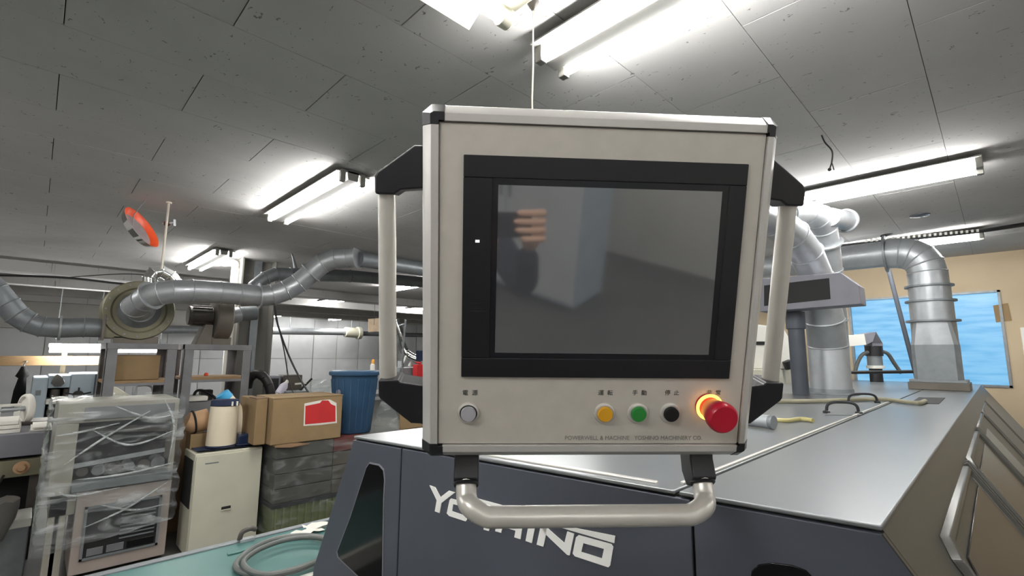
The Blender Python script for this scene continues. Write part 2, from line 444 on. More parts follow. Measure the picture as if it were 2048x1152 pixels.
# tan rail and soffit beams on the far left
MB().box(X0, 2.5, Y1 - 0.06, Y1, 1.26, 1.38).build('wall_rail', 'rail', wl, 0.004)
MB().box(X0, 3.2, Y1 - 0.35, Y1, 1.98, CEIL).build('wall_soffit', 'wall_white', wl)
for i, y in enumerate((7.9, 9.4, 10.9, 12.4)):
    struct(MB().box(X0, X1, y, y + 0.22, CEIL - 0.13, CEIL).build('trim_%d' % (i + 1), 'tile', None, 0.004))
# grey steel column with a white pipe
cx, cy = 1.72, 5.95
col = struct(MB().box(cx - 0.17, cx + 0.17, cy - 0.012, cy + 0.012, 0, CEIL).build('trim_5', 'conc'))
MB().box(cx - 0.185, cx - 0.165, cy - 0.15, cy + 0.15, 0, CEIL).build('column_flange', 'conc', col, 0.003)
MB().box(cx + 0.165, cx + 0.185, cy - 0.15, cy + 0.15, 0, CEIL).build('column_flange', 'conc', col, 0.003)
MB().box(cx - 0.03, cx + 0.05, cy - 0.05, cy - 0.012, 0, CEIL).build('cable_trunking', 'galv_dark', col, 0.003)

# ================================================================== LAMPS
def lamp(name, label, p0, p1, tubes, w=0.15, group=None, trough=True, drop=0.0):
    # fluorescent batten along p0->p1 below the ceiling; tubes: sideways offsets
    p0 = Vector(p0); p1 = Vector(p1); t = (p1 - p0).normalized(); s = t.cross(Vector((0, 0, 1))).normalized()
    zc = p0.z
    r = thing(name, label, 'ceiling light', (p0 + p1) / 2, group)
    up = Vector((0, 0, 1))
    def sec(pl, a, b):
        return [[a + s*x + up*z for x, z in pl], [b + s*x + up*z for x, z in pl]]
    h = w / 2
    spine = [(-h*0.36, 0), (-h*0.3, -0.055), (h*0.3, -0.055), (h*0.36, 0)]
    MB().loft(sec(spine, p0, p1)).build('housing', 'lamp_white', r, 0.002)
    wing = [(-h, -0.012), (-h, -0.018), (-h*0.36, -0.012), (h*0.36, -0.012), (h, -0.018), (h, -0.012), (h*0.36, 0), (-h*0.36, 0)]
    MB().loft(sec(wing, p0, p1)).build('reflector', 'lamp_white', r)
    for x in tubes:
        a = p0 + t*0.03 + s*x - up*0.05; b = p1 - t*0.03 + s*x - up*0.05
        MB().cyl(a, b, 0.0165, n=16).build('tube', 'tube', r)
        for e, q in ((p0, 1), (p1, -1)):
            c = e + t*q*0.012 + s*x
            MB().box(-1, 1, -1, 1, -1, 1)
            MB().bar(c - up*0.072, c, 0.03, 0.03).build('lamp_holder', 'lamp_white', r, 0.004)
    return r
zt = CEIL
# left lamp fully in view
a = Zp(570, 445, CEIL - 0.05); b = Zp(700, 366, CEIL - 0.05)
G = 'ceiling lamps in the rows'
def yl(name, label, x, y0, y1, n=2, group=None):
    return lamp(name, label, (x, y0, CEIL - 0.012), (x, y1, CEIL - 0.012), [-0.06, 0.06] if n == 2 else [0.0], 0.2 if n == 2 else 0.12, group)
yl('fluorescent_lamp', 'twin tube fluorescent lamp crossing the ceiling above the control panel top', 1.165, -0.25, 1.0)
yl('fluorescent_lamp', 'twin tube fluorescent lamp left of the control panel on the dark ceiling', 1.20, 2.52, 3.74)
yl('fluorescent_lamp', 'twin tube fluorescent lamp beside the grey column top', 1.26, 5.42, 6.68)
yl('fluorescent_lamp', 'long bright fluorescent lamp above the right handle of the panel', 3.42, -0.03, 1.22)
yl('fluorescent_lamp', 'fluorescent lamp by the tan wall above the curved duct', 5.42, 0.0, 1.25)
yl('fluorescent_lamp', 'distant twin lamp in the ceiling gap under the bent duct, the larger one', 3.98, 8.35, 9.65)
yl('fluorescent_lamp', 'small distant lamp in front of the far horizontal pipe flange', 6.15, 12.65, 13.9)
yl('fluorescent_lamp', 'small distant lamp just right of the grey column', 4.5, 12.65, 13.9)
yl('fluorescent_lamp', 'upper of two distant lamps seen through the left handle gap', 3.85, 5.5, 6.75)
yl('fluorescent_lamp', 'lower of two distant lamps seen through the left handle gap', 6.0, 8.4, 9.65)
# unseen lamps added along the same rows to light the panel front
for (x, y, lab) in ((-1.3, -0.3, 'unseen lamp behind the viewer, in the row nearest the person with the phone'), (-1.3, 2.5, 'unseen lamp out of frame to the left of the person with the phone'),
                    (1.2, -3.2, 'unseen lamp behind the viewer in line with the lamp over the panel'), (-1.3, -3.2, 'unseen lamp above the far corner behind the person with the phone'),
                    (3.4, -3.2, 'unseen lamp out of frame to the right of the long machine'), (-1.3, 5.4, 'unseen lamp out of frame left of the round olive blower'), (3.6, 2.6, 'unseen twin tube lamp added behind the control panel over the machine')):
    yl('fluorescent_lamp', lab, x, y, y + 1.25, 2, 'unseen lamps added for light')
# single lamp with a side reflector at the top edge
r = thing('reflector_lamp', 'single tube lamp with white slanted reflector at top edge of picture', 'ceiling light', (0.4, 0.95, CEIL))
xa, xb = 0.885, -0.36
ya = 0.93
MB().box(xb, xa + 0.02, ya - 0.10, ya - 0.02, CEIL - 0.05, CEIL).build('housing', 'cream_metal', r, 0.003)
MB().cyl((xb, ya, CEIL - 0.075), (xa - 0.03, ya, CEIL - 0.075), 0.019, n=16).build('tube', 'tube', r)
mb = MB(); prof = [(-0.055, -0.002), (0.0, -0.03), (0.05, -0.058), (0.095, -0.09), (0.1, -0.086), (0.052, -0.05), (0.0, -0.022), (-0.055, 0.0)]
mb.loft([[Vector((xb, ya + y, CEIL + z)) for y, z in prof], [Vector((xa - 0.06, ya + y, CEIL + z)) for y, z in prof]])
mb.build('reflector', 'lamp_white', r)
MB().cyl((xa - 0.025, ya, CEIL - 0.075), (xa + 0.012, ya, CEIL - 0.075), 0.026, n=18).build('lamp_holder', 'cream_metal', r, 0.003)
MB().bar((xa - 0.005, ya, CEIL - 0.09), (xa - 0.005, ya, CEIL), 0.024, 0.05).build('holder_bracket', 'cream_metal', r, 0.003)
# pull cord
pc = Zp(1066, 6, CEIL - 0.02)
cr = thing('pull_cord', 'thin pale pull cord hanging from the ceiling behind the panel', 'cord', pc)
MB().tube([pc + Vector((0, 0, 0.02)), pc + Vector((0.001, 0, -0.2)), pc + Vector((-0.002, 0.001, -0.3)), pc + Vector((0.001, 0, -0.75))], 0.0022, 8).build('string', 'cord', cr)
MB().lathe(pc + Vector((0, 0, 0.02)), (0, 0, -1), [(0.016, 0), (0.018, 0.02), (0.01, 0.035), (0.004, 0.045)], 16).build('cord_switch', 'motor', cr)
MB().ball(pc + Vector((0.001, 0, -0.755)), (0.006, 0.006, 0.012)).build('pull_knob', 'cord', cr)

# ================================================================== BIG MACHINE
ZT = 1.25
FL = Zp(707, 877, ZT); FR = Zp(1765, 1063, ZT)
fd = (FR - FL); fd.z = 0; fd.normalize()
fn = Vector((fd.y, -fd.x, 0))           # horizontal normal of the front, towards the viewer
if fn.dot(EYE - FL) < 0: fn = -fn
def F(px, py, off=0.0): return Pl(px, py, FL + fn * off, fn)
XE = 6.25
RT = Vector((XE, 0.16, ZT)); LT = Vector((XE, FL.y - 0.02, ZT))
fr2 = F(1832, 1152); fr2 = FR + (fr2 - FR).normalized() * 0.60; fl2 = F(626, 1138)
def low(p, z): return Vector((p.x, p.y, z))
mach = thing('printing_machine', 'long low slate and grey printing machine with white lettering behind the control panel', 'machine', (2.5, 0.8, 0))
# cross-section (front): top-right, right knee, foot right, foot left, left knee, top-left
frontp = [FL, FR, fr2, low(fr2, 0.1), low(fl2, 0.1), fl2]
dv = Vector((XE - FR.x, 0, 0))
def back(p, y=None): return Vector((XE, p.y if y is None else y, p.z))
skin = 0.012
ins = [p - fn * skin for p in frontp]
# body core
MB().loft([ins, [back(p) for p in frontp]]).build('body', 'mach_side', mach, smooth=0)
# front cover: three panels with dark joints
s1t = F(803, 893); s1b = F(799, 1152)
s2t = F(1383, 1002); s2b = F(1394, 1152)
def along(p, z):  # continue the panel joint downwards
    return low(p, z)
g = fd * 0.0022
s1t = FL + fd * ((s1t - FL).dot(fd)); s2t = FL + fd * ((s2t - FL).dot(fd))
s1d = low(s1b, 0.12); s2d = low(s2b, 0.12)
def fpanel(poly, m='mach_front', th=skin, name='front_panel', bev=0.0025):
    return MB().prism(poly, -fn * th).build(name, m, mach, bev)
dz = Vector((0, 0, -0.004))
fpanel([FL + dz, s1t - g + dz, low(s1t - g, 0.12), low(fl2, 0.12), fl2])
fpanel([s1t + g + dz, s2t - g + dz, low(s2t - g, 0.12), low(s1t + g, 0.12)])
fpanel([s2t + g + dz, FR + dz, fr2, low(fr2, 0.12), low(s2t + g, 0.12)])
# smoked inspection windows, slightly proud, with pale rim below
wpx = [(738, 927), (757, 931), (766, 941), (768, 961), (766, 1000), (763, 1190), (740, 1175), (686, 1124), (676, 1114), (674, 1103), (700, 1035), (732, 936)]
sw = MB().prism([F(x, y, 0.003) for x, y in wpx], -fn * 0.004).build('smoked_window', 'smoked', mach, 0.0015)
cxp, cyp = 724, 1050
rim = [F(cxp + (x - cxp) * 1.03, cyp + (y - cyp) * 1.02, 0.0025) for x, y in wpx]
MB().prism(rim, -fn * 0.004).build('window_rim', 'boxgrey', mach, 0.001)
# second, far lower on the right panel
w2 = [(1497, 1180), (1503, 1142), (1516, 1130), (1545, 1126), (1585, 1131), (1612, 1141), (1640, 1170), (1660, 1230), (1500, 1230)]
MB().prism([F(x, y, 0.003) for x, y in w2], -fn * 0.004).build('smoked_window', 'smoked', mach, 0.0015)
# top covers
sm0 = Zp(1440, 977, ZT); sm1 = Zp(1846, 776, ZT)
ys = 0.435
fl_at = lambda y: FL + (FR - FL) * ((y - FL.y) / (FR.y - FL.y))
def top_poly(ya, yb, x1=XE):
    p = fl_at(ya); q = fl_at(yb)
    return [p, q, Vector((x1, yb, ZT)), Vector((x1, ya, ZT))]
MB().prism(top_poly(FL.y, ys + 0.004), (0, 0, 0.008)).build('top_cover', 'mach_top', mach, 0.003)
MB().prism(top_poly(ys - 0.004, FR.y), (0, 0, 0.008)).build('top_cover', 'mach_top', mach, 0.003)
MB().bar(fl_at(ys + 0.012) + Vector((0.05, 0, 0.010)), Vector((3.3, ys + 0.012, ZT + 0.010)), 0.009, 0.006).build('joint_strip', 'alu_hi', mach, 0.002)
MB().bar(fl_at(FL.y - 0.3) + Vector((0.03, 0, 0.009)), fl_at(ys + 0.05) + Vector((0.03, 0, 0.009)), 0.014, 0.005).build('joint_strip', 'alu_hi', mach, 0.002)
# right-hand slanted side with framed doors
sa = FR; sb = Vector((XE, RT.y, ZT)); sc_ = fr2
sn = (sb - sa).cross(sc_ - sa).normalized()
if sn.dot(EYE - sa) < 0 and sn.y > 0: sn = -sn
if sn.y > 0: sn = -sn
def S(px, py, off=0.0): return Pl(px, py, sa + sn * off, sn)
foot = Vector((XE, sc_.y + 0.0, sc_.z))
ud = (sb - sa).normalized(); vd = sn.cross(ud).normalized()
if vd.z > 0: vd = -vd
def SU(u, v, off=0.0): return sa + ud * u + vd * v + sn * off
def suv(p): q = p - sa; return q.dot(ud), q.dot(vd)
MB().prism([sa + Vector((0,0,-0.004)), sb, SU((sb-sa).length, (sc_-sa).length*1.0), sc_], -sn * 0.006).build('side_cover', 'mach_side', mach, 0.0)
LAT = (sc_ - sa).length
u_start, v_top = suv(S(1925, 932))
u_end1 = suv(S(1946, 860))[0]
pass #print('side door', suv(S(1925, 932)), suv(S(1880, 1075)), suv(S(1946, 858)), suv(S(1929, 906)), suv(S(1958, 826)), LAT)

# logo on the front, letters proud of the panel
def Lp(cx_, cy_): return F(840 + cx_ / 4.876, 950 + cy_ / 4.876, 0.0)
def letter(polys, holes=None):
    mb = MB()
    for p in polys: mb.prism([Lp(*q) for q in p], fn * 0.0022)
    return mb.build('logo_letter', 'logo', mach)
letter([[(98,100),(150,118),(203,215),(168,245)], [(285,152),(345,170),(213,272),(197,370),(150,352),(168,245),(203,215)]])
def oring(o, i):
    ps = []
    for k in range(4):
        a, b, c, d = o[k], o[(k+1) % 4], i[(k+1) % 4], i[k]
        ps.append([a, b, c, d])
    return ps
def chamf(o, i, f=0.1):
    ps = oring(o, i); return ps
letter([[(306,228),(480,276),(474,322),(325,281)], [(480,276),(492,292),(462,438),(450,450),(418,398),(436,312)], [(450,450),(290,398),(318,352),(420,388)], [(290,398),(266,372),(294,240),(306,228),(328,280),(318,352)]])
letter([[(1550,584),(1868,672),(1842,730),(1592,660)], [(1868,672),(1888,700),(1858,880),(1840,897),(1778,812),(1798,718)], [(1840,897),(1515,790),(1575,748),(1778,812)], [(1515,790),(1493,762),(1525,605),(1550,584),(1597,660),(1575,750)]])
letter([[(545,222),(905,322),(892,372),(530,268)]])
letter([[(530,290),(715,345),(706,385),(522,330)], [(522,330),(575,346),(566,400),(512,385)], [(512,385),(700,440),(690,480),(504,425)], [(640,422),(700,440),(676,545),(624,530)], [(510,418),(676,466),(668,504),(504,456)]])
letter([[(770,385),(828,402),(797,562),(738,545)], [(956,440),(1010,456),(985,624),(924,605)], [(810,455),(960,498),(952,545),(800,500)]])
letter([[(1066,468),(1130,488),(1095,662),(1034,640)]])
letter([[(1180,498),(1246,517),(1207,697),(1142,676)], [(1180,498),(1246,517),(1412,662),(1463,782),(1440,776),(1235,582)], [(1440,548),(1507,570),(1463,782),(1412,662)]])
letter([[(1340,480),(1905,592),(1898,662),(1380,512)][:1] + [(1500,482),(1905,592),(1898,662),(1380,512)][1:]])

# ================================================================== CONTROL PANEL
RWp = Matrix(((0.75175, -0.17895, -0.63471), (-0.65944, -0.20863, -0.72222), (-0.00317, 0.96148, -0.27484)))
TWp = Vector((0.54835, 0.36937, 1.61254))
PM = Matrix.Translation(TWp) @ RWp.to_4x4()
PINV = PM.inverted()
def PL(px, py, z=0.0):
    r = RWp.transposed() @ ray(px, py); o = PINV @ EYE
    q = o + r * ((z - o.z) / r.z); return q
pan = thing('control_panel', 'grey operator control panel with black framed touch screen and coloured buttons', 'control panel', matrix=PM)
LX, RX, TY, BY = -0.2528, 0.2285, 0.2150, -0.2718
fx0, fx1, fy0, fy1 = -0.2305, 0.2085, -0.2500, 0.1925
LB().box(LX + 0.012, RX - 0.012, BY + 0.012, TY - 0.012, -0.085, -0.004).build('back_box', 'alu', pan, 0.004)
LB().box(fx0 + 0.0012, fx1 - 0.0012, fy0 + 0.0012, fy1 - 0.0012, -0.006, 0.0).build('face_plate', 'plate', pan, 0.0008)
# four extruded frame rails: flat lip, bright chamfer, side
def rail_sec(o, i, sgn):
    # positions from outer edge o to inner edge i along the cross axis, z values
    return [(i, -0.004), (i, 0.004), (o - sgn*0.0125, 0.004), (o - sgn*0.0115, 0.003), (o - sgn*0.0008, -0.010), (o, -0.012), (o, -0.088), (i, -0.088)]
for nm, o, i, ax in (('l', LX, fx0, 0), ('r', RX, fx1, 0), ('t', TY, fy1, 1), ('b', BY, fy0, 1)):
    sg = 1 if o > i else -1
    pr = rail_sec(o, i, sg)
    if ax == 0: r = [[Vector((c, y, z)) for c, z in pr] for y in (BY + 0.024, TY - 0.026)]
    else: r = [[Vector((x, c, z)) for c, z in pr] for x in (LX + 0.029, RX - 0.022)]
    LB().loft(r).build('frame_rail', 'alu', pan, 0.0006, 1)
    # groove line beside the face plate
for sx in (-1, 1):
    for sy in (-1, 1):
        ox = LX if sx < 0 else RX; oy = BY if sy < 0 else TY
        ix = fx0 if sx < 0 else fx1; iy = fy0 if sy < 0 else fy1
        wx = 0.030 if sx < 0 else 0.023; wy = 0.027 if sy > 0 else 0.025
        ex = ox - sx * wx; ey = oy - sy * wy; e = 0.0008
        outer = [(ox + sx*e, ey), (ox + sx*e, oy - sy*0.010), (ox - sx*0.012, oy + sy*e), (ex, oy + sy*e), (ex, iy + sy*0.0004), (ix, iy + sy*0.0004), (ix, ey)]
        front = [(ox - sx*0.0115, ey), (ox - sx*0.0115, oy - sy*0.014), (ox - sx*0.016, oy - sy*0.0115), (ex, oy - sy*0.0115), (ex, iy + sy*0.0004), (ix, iy + sy*0.0004), (ix, ey)]
        LB().loft([[Vector((x, y, -0.0895)) for x, y in outer], [Vector((x, y, -0.011)) for x, y in outer], [Vector((x, y, 0.0052)) for x, y in front]]).build('corner_cap', 'black_plastic', pan, 0.0006, 1)
# bezel ring and screen
bx0, bx1, by0, by1 = -0.198, 0.1848, -0.1489, 0.1512
def frame_ring(x0, x1, y0, y1, a0, a1, c0, c1, z0, z1):
    mb = LB()
    mb.box(x0, x1, c1, y1, z0, z1); mb.box(x0, x1, y0, c0, z0, z1); mb.box(x0, a0, c0, c1, z0, z1); mb.box(a1, x1, c0, c1, z0, z1)
    return mb
frame_ring(bx0, bx1, by0, by1, -0.1600, 0.1605, -0.1215, 0.1225, 0.0, 0.0045).build('screen_bezel', 'bezel', pan, 0.0012)
scr = frame_ring(-0.1600, 0.1605, -0.1215, 0.1225, -0.152, 0.152, -0.114, 0.114, 0.0002, 0.0032).build('screen_border', 'bezel_in', pan)
LB().box(-0.1520, 0.1520, -0.1140, 0.1140, 0.0002, 0.0028).build('screen', 'screen', pan, smooth=0)
LB().box(-0.1812, -0.1756, 0.0375, 0.0410, 0.004, 0.0052).build('status_led', 'led', pan)
for y, x0, x1 in ((0.0225, -0.186, -0.171), (-0.0445, -0.186, -0.168), (-0.0525, -0.186, -0.168)):
    LB().box(x0, x1, y - 0.0005, y + 0.0005, 0.004, 0.0049).build('marking_line', 'dark', pan)
LB().box(-0.186, -0.168, -0.0575, -0.0545, 0.004, 0.0048).build('marking_line', 'dark', pan)
# push buttons
def button(x, y, capm, glass=False):
    b = LB().lathe((x, y, 0), (0, 0, 1), [(0.0150, -0.002), (0.0152, 0.0020), (0.0146, 0.0032), (0.0128, 0.0040), (0.0118, 0.0034), (0.0112, 0.0028)], 36).build('push_button', 'alu_hi', pan)
    LB().ring((x, y, 0.0030), (0, 0, 1), 0.0116, 0.0011, 36, 6).build('bezel_ring', 'dark' if glass else 'alu', b)
    LB().lathe((x, y, 0), (0, 0, 1), [(0.0107, 0.002), (0.0107, 0.0075), (0.0100, 0.0086), (0.0, 0.0088)][:3], 32).build('button_cap', capm, b)
button(-0.1872, -0.2022, 'btn_white', True)
button(0.0070, -0.2020, 'btn_yellow'); button(0.0556, -0.2018, 'btn_green'); button(0.1033, -0.2017, 'btn_black')
# emergency stop
es = LB().lathe((0.1580, -0.1905, 0), (0, 0, 1), [(0.0185, -0.001), (0.0185, 0.004), (0.0145, 0.0075), (0.0140, 0.016)], 40).build('emergency_stop', 'estop', pan)
LB().ring((0.1580, -0.1905, 0.0065), (0, 0, 1), 0.0172, 0.0024, 40, 8).build('lamp_ring', 'glow', es)
LB().lathe((0.1580, -0.1905, 0), (0, 0, 1), [(0.0135, 0.010), (0.0155, 0.014), (0.0188, 0.030), (0.0206, 0.036), (0.0212, 0.042), (0.0206, 0.0475), (0.0180, 0.0505)], 44).build('mushroom_head', 'estop', es)
# printed labels
def text(s, x, y, size, m, z=0.0003, parent=pan, ax=1.0, name='label_text'):
    cu = bpy.data.curves.new(name, 'FONT'); cu.body = s; cu.size = size; cu.align_x = 'CENTER'; cu.align_y = 'CENTER'; cu.extrude = 0.0002
    o = bpy.data.objects.new(name, cu); COL.objects.link(o); o.parent = parent; o.location = (x, y, z); o.scale = (ax, 1, 1)
    cu.materials.append(M[m])
    bpy.context.view_layer.update()
    me = bpy.data.meshes.new_from_object(o.evaluated_get(bpy.context.evaluated_depsgraph_get()))
    bpy.data.objects.remove(o); bpy.data.curves.remove(cu); me.name = name
    if not me.materials: me.materials.append(M[m])
    o = bpy.data.objects.new(name, me); COL.objects.link(o); o.parent = parent; o.location = (x, y, z); o.scale = (ax, 1, 1)
    WM[o.name] = WM[parent.name]; return o
for s, px in (('電  源', 940), ('運  転', 1211), ('手  動', 1279), ('停  止', 1344), ('非  常', 1427)):
    q = PL(px, 786); text(s, q.x, q.y, 0.0085, 'ink')
q = PL(1268, 876)
text('POWERWELL & MACHINE   YOSHINO MACHINERY CO.', q.x, q.y, 0.0088, 'ink_faint', ax=0.93)
# side handles
def handle(sgn, pts_t, pts_b, xc, zc):
    def side(poly, nm):
        LB().prism([Vector((x, y, zc - 0.020)) for x, y in poly], (0, 0, 0.040)).build(nm, 'black_plastic', pan, 0.003)
    side(pts_t, 'handle_bracket'); side(pts_b, 'handle_bracket')
zc = -0.060
def hx(px, py): q = PL(px, py, zc + 0.018); return (q.x, q.y)
lt = [(PL(846,292,zc).x + 0.012, hx(846,291)[1]), hx(829,290), hx(756,342), hx(749,352), hx(750,388), hx(789,389), hx(802,380), (PL(846,376,zc).x + 0.012, hx(846,376)[1])]
lb = [(PL(846,770,zc).x + 0.012, hx(846,772)[1]), hx(800,764), hx(797,759), hx(757,760), hx(757,792), hx(761,798), hx(822,846), (PL(846,848,zc).x + 0.012, hx(846,848)[1])]
handle(-1, lt, lb, 0, zc)
la = PL(774, 386, zc); lbm = PL(776, 762, zc)
LB().cyl((la.x, la.y + 0.01, zc), (lbm.x, lbm.y - 0.01, zc), 0.0125, n=28).build('handle_grip', 'alu_hi', pan)
MBx = -0.0122
mir = lambda pl: [(2 * MBx - x, y) for x, y in pl]
handle(1, mir(lt), mir(lb), 0, zc)
LB().cyl((2*MBx - la.x, la.y + 0.01, zc), (2*MBx - lbm.x, lbm.y - 0.01, zc), 0.0125, n=28).build('handle_grip', 'alu_hi', pan)
# lower handle
z0 = -0.045
qa = PL(932, 965, -0.02); qb = PL(1408, 960, -0.02)
yb = PL(1200, 1031, 0.012).y
xl = PL(925, 985, 0).x; xr = PL(1428, 985, 0).x
pathp = [(qa.x, -0.314, -0.040), (qa.x, -0.322, -0.028), (qa.x + 0.002, -0.340, -0.010), (qa.x + 0.010, yb + 0.010, 0.006), (qa.x + 0.030, yb + 0.001, 0.012), (qa.x + 0.055, yb, 0.013), ((qa.x+qb.x)/2, yb, 0.013), (qb.x - 0.055, yb, 0.013), (qb.x - 0.030, yb + 0.001, 0.012), (qb.x - 0.010, yb + 0.010, 0.006), (qb.x - 0.002, -0.340, -0.010), (qb.x, -0.322, -0.028), (qb.x, -0.314, -0.040)]
LB().tube(smooth(pathp, 5), 0.0152, 24).build('lower_handle', 'alu_hi', pan)
for q in (qa, qb):
    pr = [(-0.268, -0.075), (-0.268, -0.038), (-0.290, -0.032), (-0.312, -0.016), (-0.330, -0.024), (-0.338, -0.040), (-0.325, -0.060), (-0.300, -0.072)]
    LB().prism([Vector((q.x - 0.0185, y, z)) for y, z in pr], (0.037, 0, 0)).build('handle_bracket', 'black_plastic', pan, 0.003)
    LB().ring((q.x, -0.3235, -0.0245), (0, -0.78, 0.62), 0.0165, 0.0028, 28, 6).build('handle_collar', 'black_plastic', pan)
# swing arm behind the panel carrying it from the machine top
arm = thing('swing_arm', 'slate support arm hidden behind the control panel on the machine top', 'arm', (1.95, 1.02, ZT))
bk = PM @ Vector((-0.012, -0.03, -0.086))
pb = Vector((1.95, 1.02, ZT + 0.008))
MB().lathe(pb, (0, 0, 1), [(0.075, 0), (0.075, 0.012), (0.04, 0.02)], 28).build('base_flange', 'pole', arm)
ptop = Vector((pb.x, pb.y, bk.z))
MB().cyl(pb + Vector((0, 0, 0.012)), ptop, 0.032, n=24).build('post', 'pole', arm)
MB().cyl(ptop + Vector((0, 0, -0.05)), ptop + Vector((0, 0, 0.05)), 0.042, n=24).build('pivot', 'black_plastic', arm, 0.004)
hub = bk - (RWp @ Vector((0, 0, 0.08)))
MB().tube([ptop, hub], 0.026, 20).build('arm_tube', 'pole', arm)
MB().cyl(hub, bk, 0.036, 0.045, 24).build('panel_mount', 'black_plastic', arm)

#@@PART2
# ------------------------------------------------------------------ machine side doors
for i in range(5):
    u0 = 0.235 + 0.955 * i; u1 = u0 + 0.835
    if u1 > (sb - sa).length - 0.1: break
    va, vb = 0.074, 0.52
    ch = 0.04
    outl = [(u0, va + 0.03), (u0 + ch, va), (u1 - 0.01, va), (u1, va + 0.01), (u1, vb), (u0, vb)]
    cxu, cvu = (u0 + u1) / 2, (va + vb) / 2
    def shr(pl, d): return [(u + (d if u < cxu else -d), v + (d if v < cvu else -d)) for u, v in pl]
    inn = shr(outl, 0.026); mid = shr(outl, 0.006)
    mb = MB()
    n = len(outl)
    rings = [[SU(u, v, 0.0) for u, v in outl], [SU(u, v, 0.013) for u, v in mid], [SU(u, v, 0.013) for u, v in shr(outl, 0.016)], [SU(u, v, 0.002) for u, v in inn]]
    mb.loft(rings, False, True)
    dr = mb.build('side_door', 'mach_side', mach, 0.003)
    pane = shr(outl, 0.05)
    MB().prism([SU(u, v, 0.002) for u, v in pane], sn * 0.004).build('door_window', 'smoked_side', dr, 0.002)
    MB().bar(SU(u1 + 0.03, va, 0.006), SU(u1 + 0.03, vb, 0.006), 0.012, 0.014, up=sn).build('door_rib', 'mach_side', mach, 0.003)
    MB().bar(SU(u1 + 0.075, va, 0.006), SU(u1 + 0.075, vb, 0.006), 0.012, 0.014, up=sn).build('door_rib', 'mach_side', mach, 0.003)
ZS = ZT + 0.0085
# lifting handles, dark plate for a cable opening on the machine top
def lift(a, b, h, r=0.006):
    a = Zp(*a, ZS); b = Zp(*b, ZS); up = Vector((0, 0, h)); t = (b - a)
    MB().tube(smooth([a, a + up*0.7 + t*0.04, a + up + t*0.2, a + up*1.06 + t*0.5, a + up + t*0.8, b + up*0.7 - t*0.04, b], 4), r, 10).build('lift_handle', 'black_plastic', mach)
    for p in (a, b): MB().lathe(p, (0, 0, 1), [(0.014, 0), (0.014, 0.008), (0.007, 0.012)], 14).build('handle_foot', 'black_plastic', mach)
lift((1653, 826), (1718, 828), 0.045); lift((1697, 806), (1755, 806), 0.045)
hp = [Zp(x, y, ZS) for x, y in ((1650, 830), (1722, 831), (1760, 808), (1694, 806))]
MB().prism(hp, (0, 0, 0.003)).build('hatch_cover', 'mach_top', mach, 0.001)
op = [Zp(x, y, ZS) for x, y in ((1820, 806), (1878, 808), (1890, 796), (1838, 795))]
MB().prism(op, (0, 0, 0.002)).build('opening_shade_plate', 'dark', mach)  # thin proud plate, dark to imitate the shade inside a hole

# hose and bar lying on the machine top
t = thing('hose', 'thin beige hose lying across the machine top behind the lift handles', 'hose', Zp(1700, 801, ZS))
MB().tube(smooth([Zp(x, y, ZS + 0.012) for x, y in ((1500, 806), (1560, 803), (1640, 802), (1720, 799), (1770, 799), (1812, 804), (1838, 806), (1850, 802))], 5), 0.011, 10).build('hose_tube', 'hose_beige', t)
t = thing('air_cylinder', 'short chrome cylinder bar lying on the machine just right of the panel', 'cylinder', Zp(1530, 846, ZS))
a = Zp(1490, 838, ZS + 0.024); b = Zp(1540, 844, ZS + 0.024)
MB().cyl(a, b, 0.022, n=24).build('cylinder_body', 'galv', t, 0.003)
MB().cyl(b, b + (b - a).normalized() * 0.014, 0.0235, n=24).build('end_cap', 'galv_dark', t, 0.003)
t = thing('air_hose', 'short yellow air hose on the machine beside the chrome cylinder', 'hose', Zp(1590, 840, ZS))
MB().tube(smooth([Zp(x, y, ZS + 0.009) for x, y in ((1552, 840), (1575, 841), (1600, 838), (1626, 841))], 5), 0.008, 10).build('hose_tube', 'hose_yellow', t)

# display box on its post
bx = 3.30
bc = Xp(1628, 590, bx)
pbs = Zp(1602, 790, ZS)
t = thing('display_box', 'grey box with dark display on a slate post on the machine', 'display', pbs)
pol = [Xp(x, y, bx) for x, y in ((1520, 557), (1681, 545), (1718, 571), (1722, 608), (1520, 624))]
MB().prism(pol, (0.16, 0, 0)).build('box_body', 'boxgrey', t, 0.004)
MB().prism([Xp(x, y, bx - 0.003) for x, y in ((1528, 571), (1658, 556), (1661, 598), (1528, 612))], (0.004, 0, 0)).build('display_window', 'dark', t, 0.001)
px_ = Vector((pbs.x + 0.02, pbs.y, 0))
zc2 = Xp(1600, 655, bx).z
MB().cyl((pbs.x, pbs.y, ZS), (pbs.x, pbs.y, zc2), 0.047, n=24).build('post', 'pole', t)
MB().cyl((pbs.x, pbs.y, zc2), (pbs.x, pbs.y, Xp(1600, 618, bx).z), 0.056, n=24).build('post_collar', 'pole', t, 0.004)

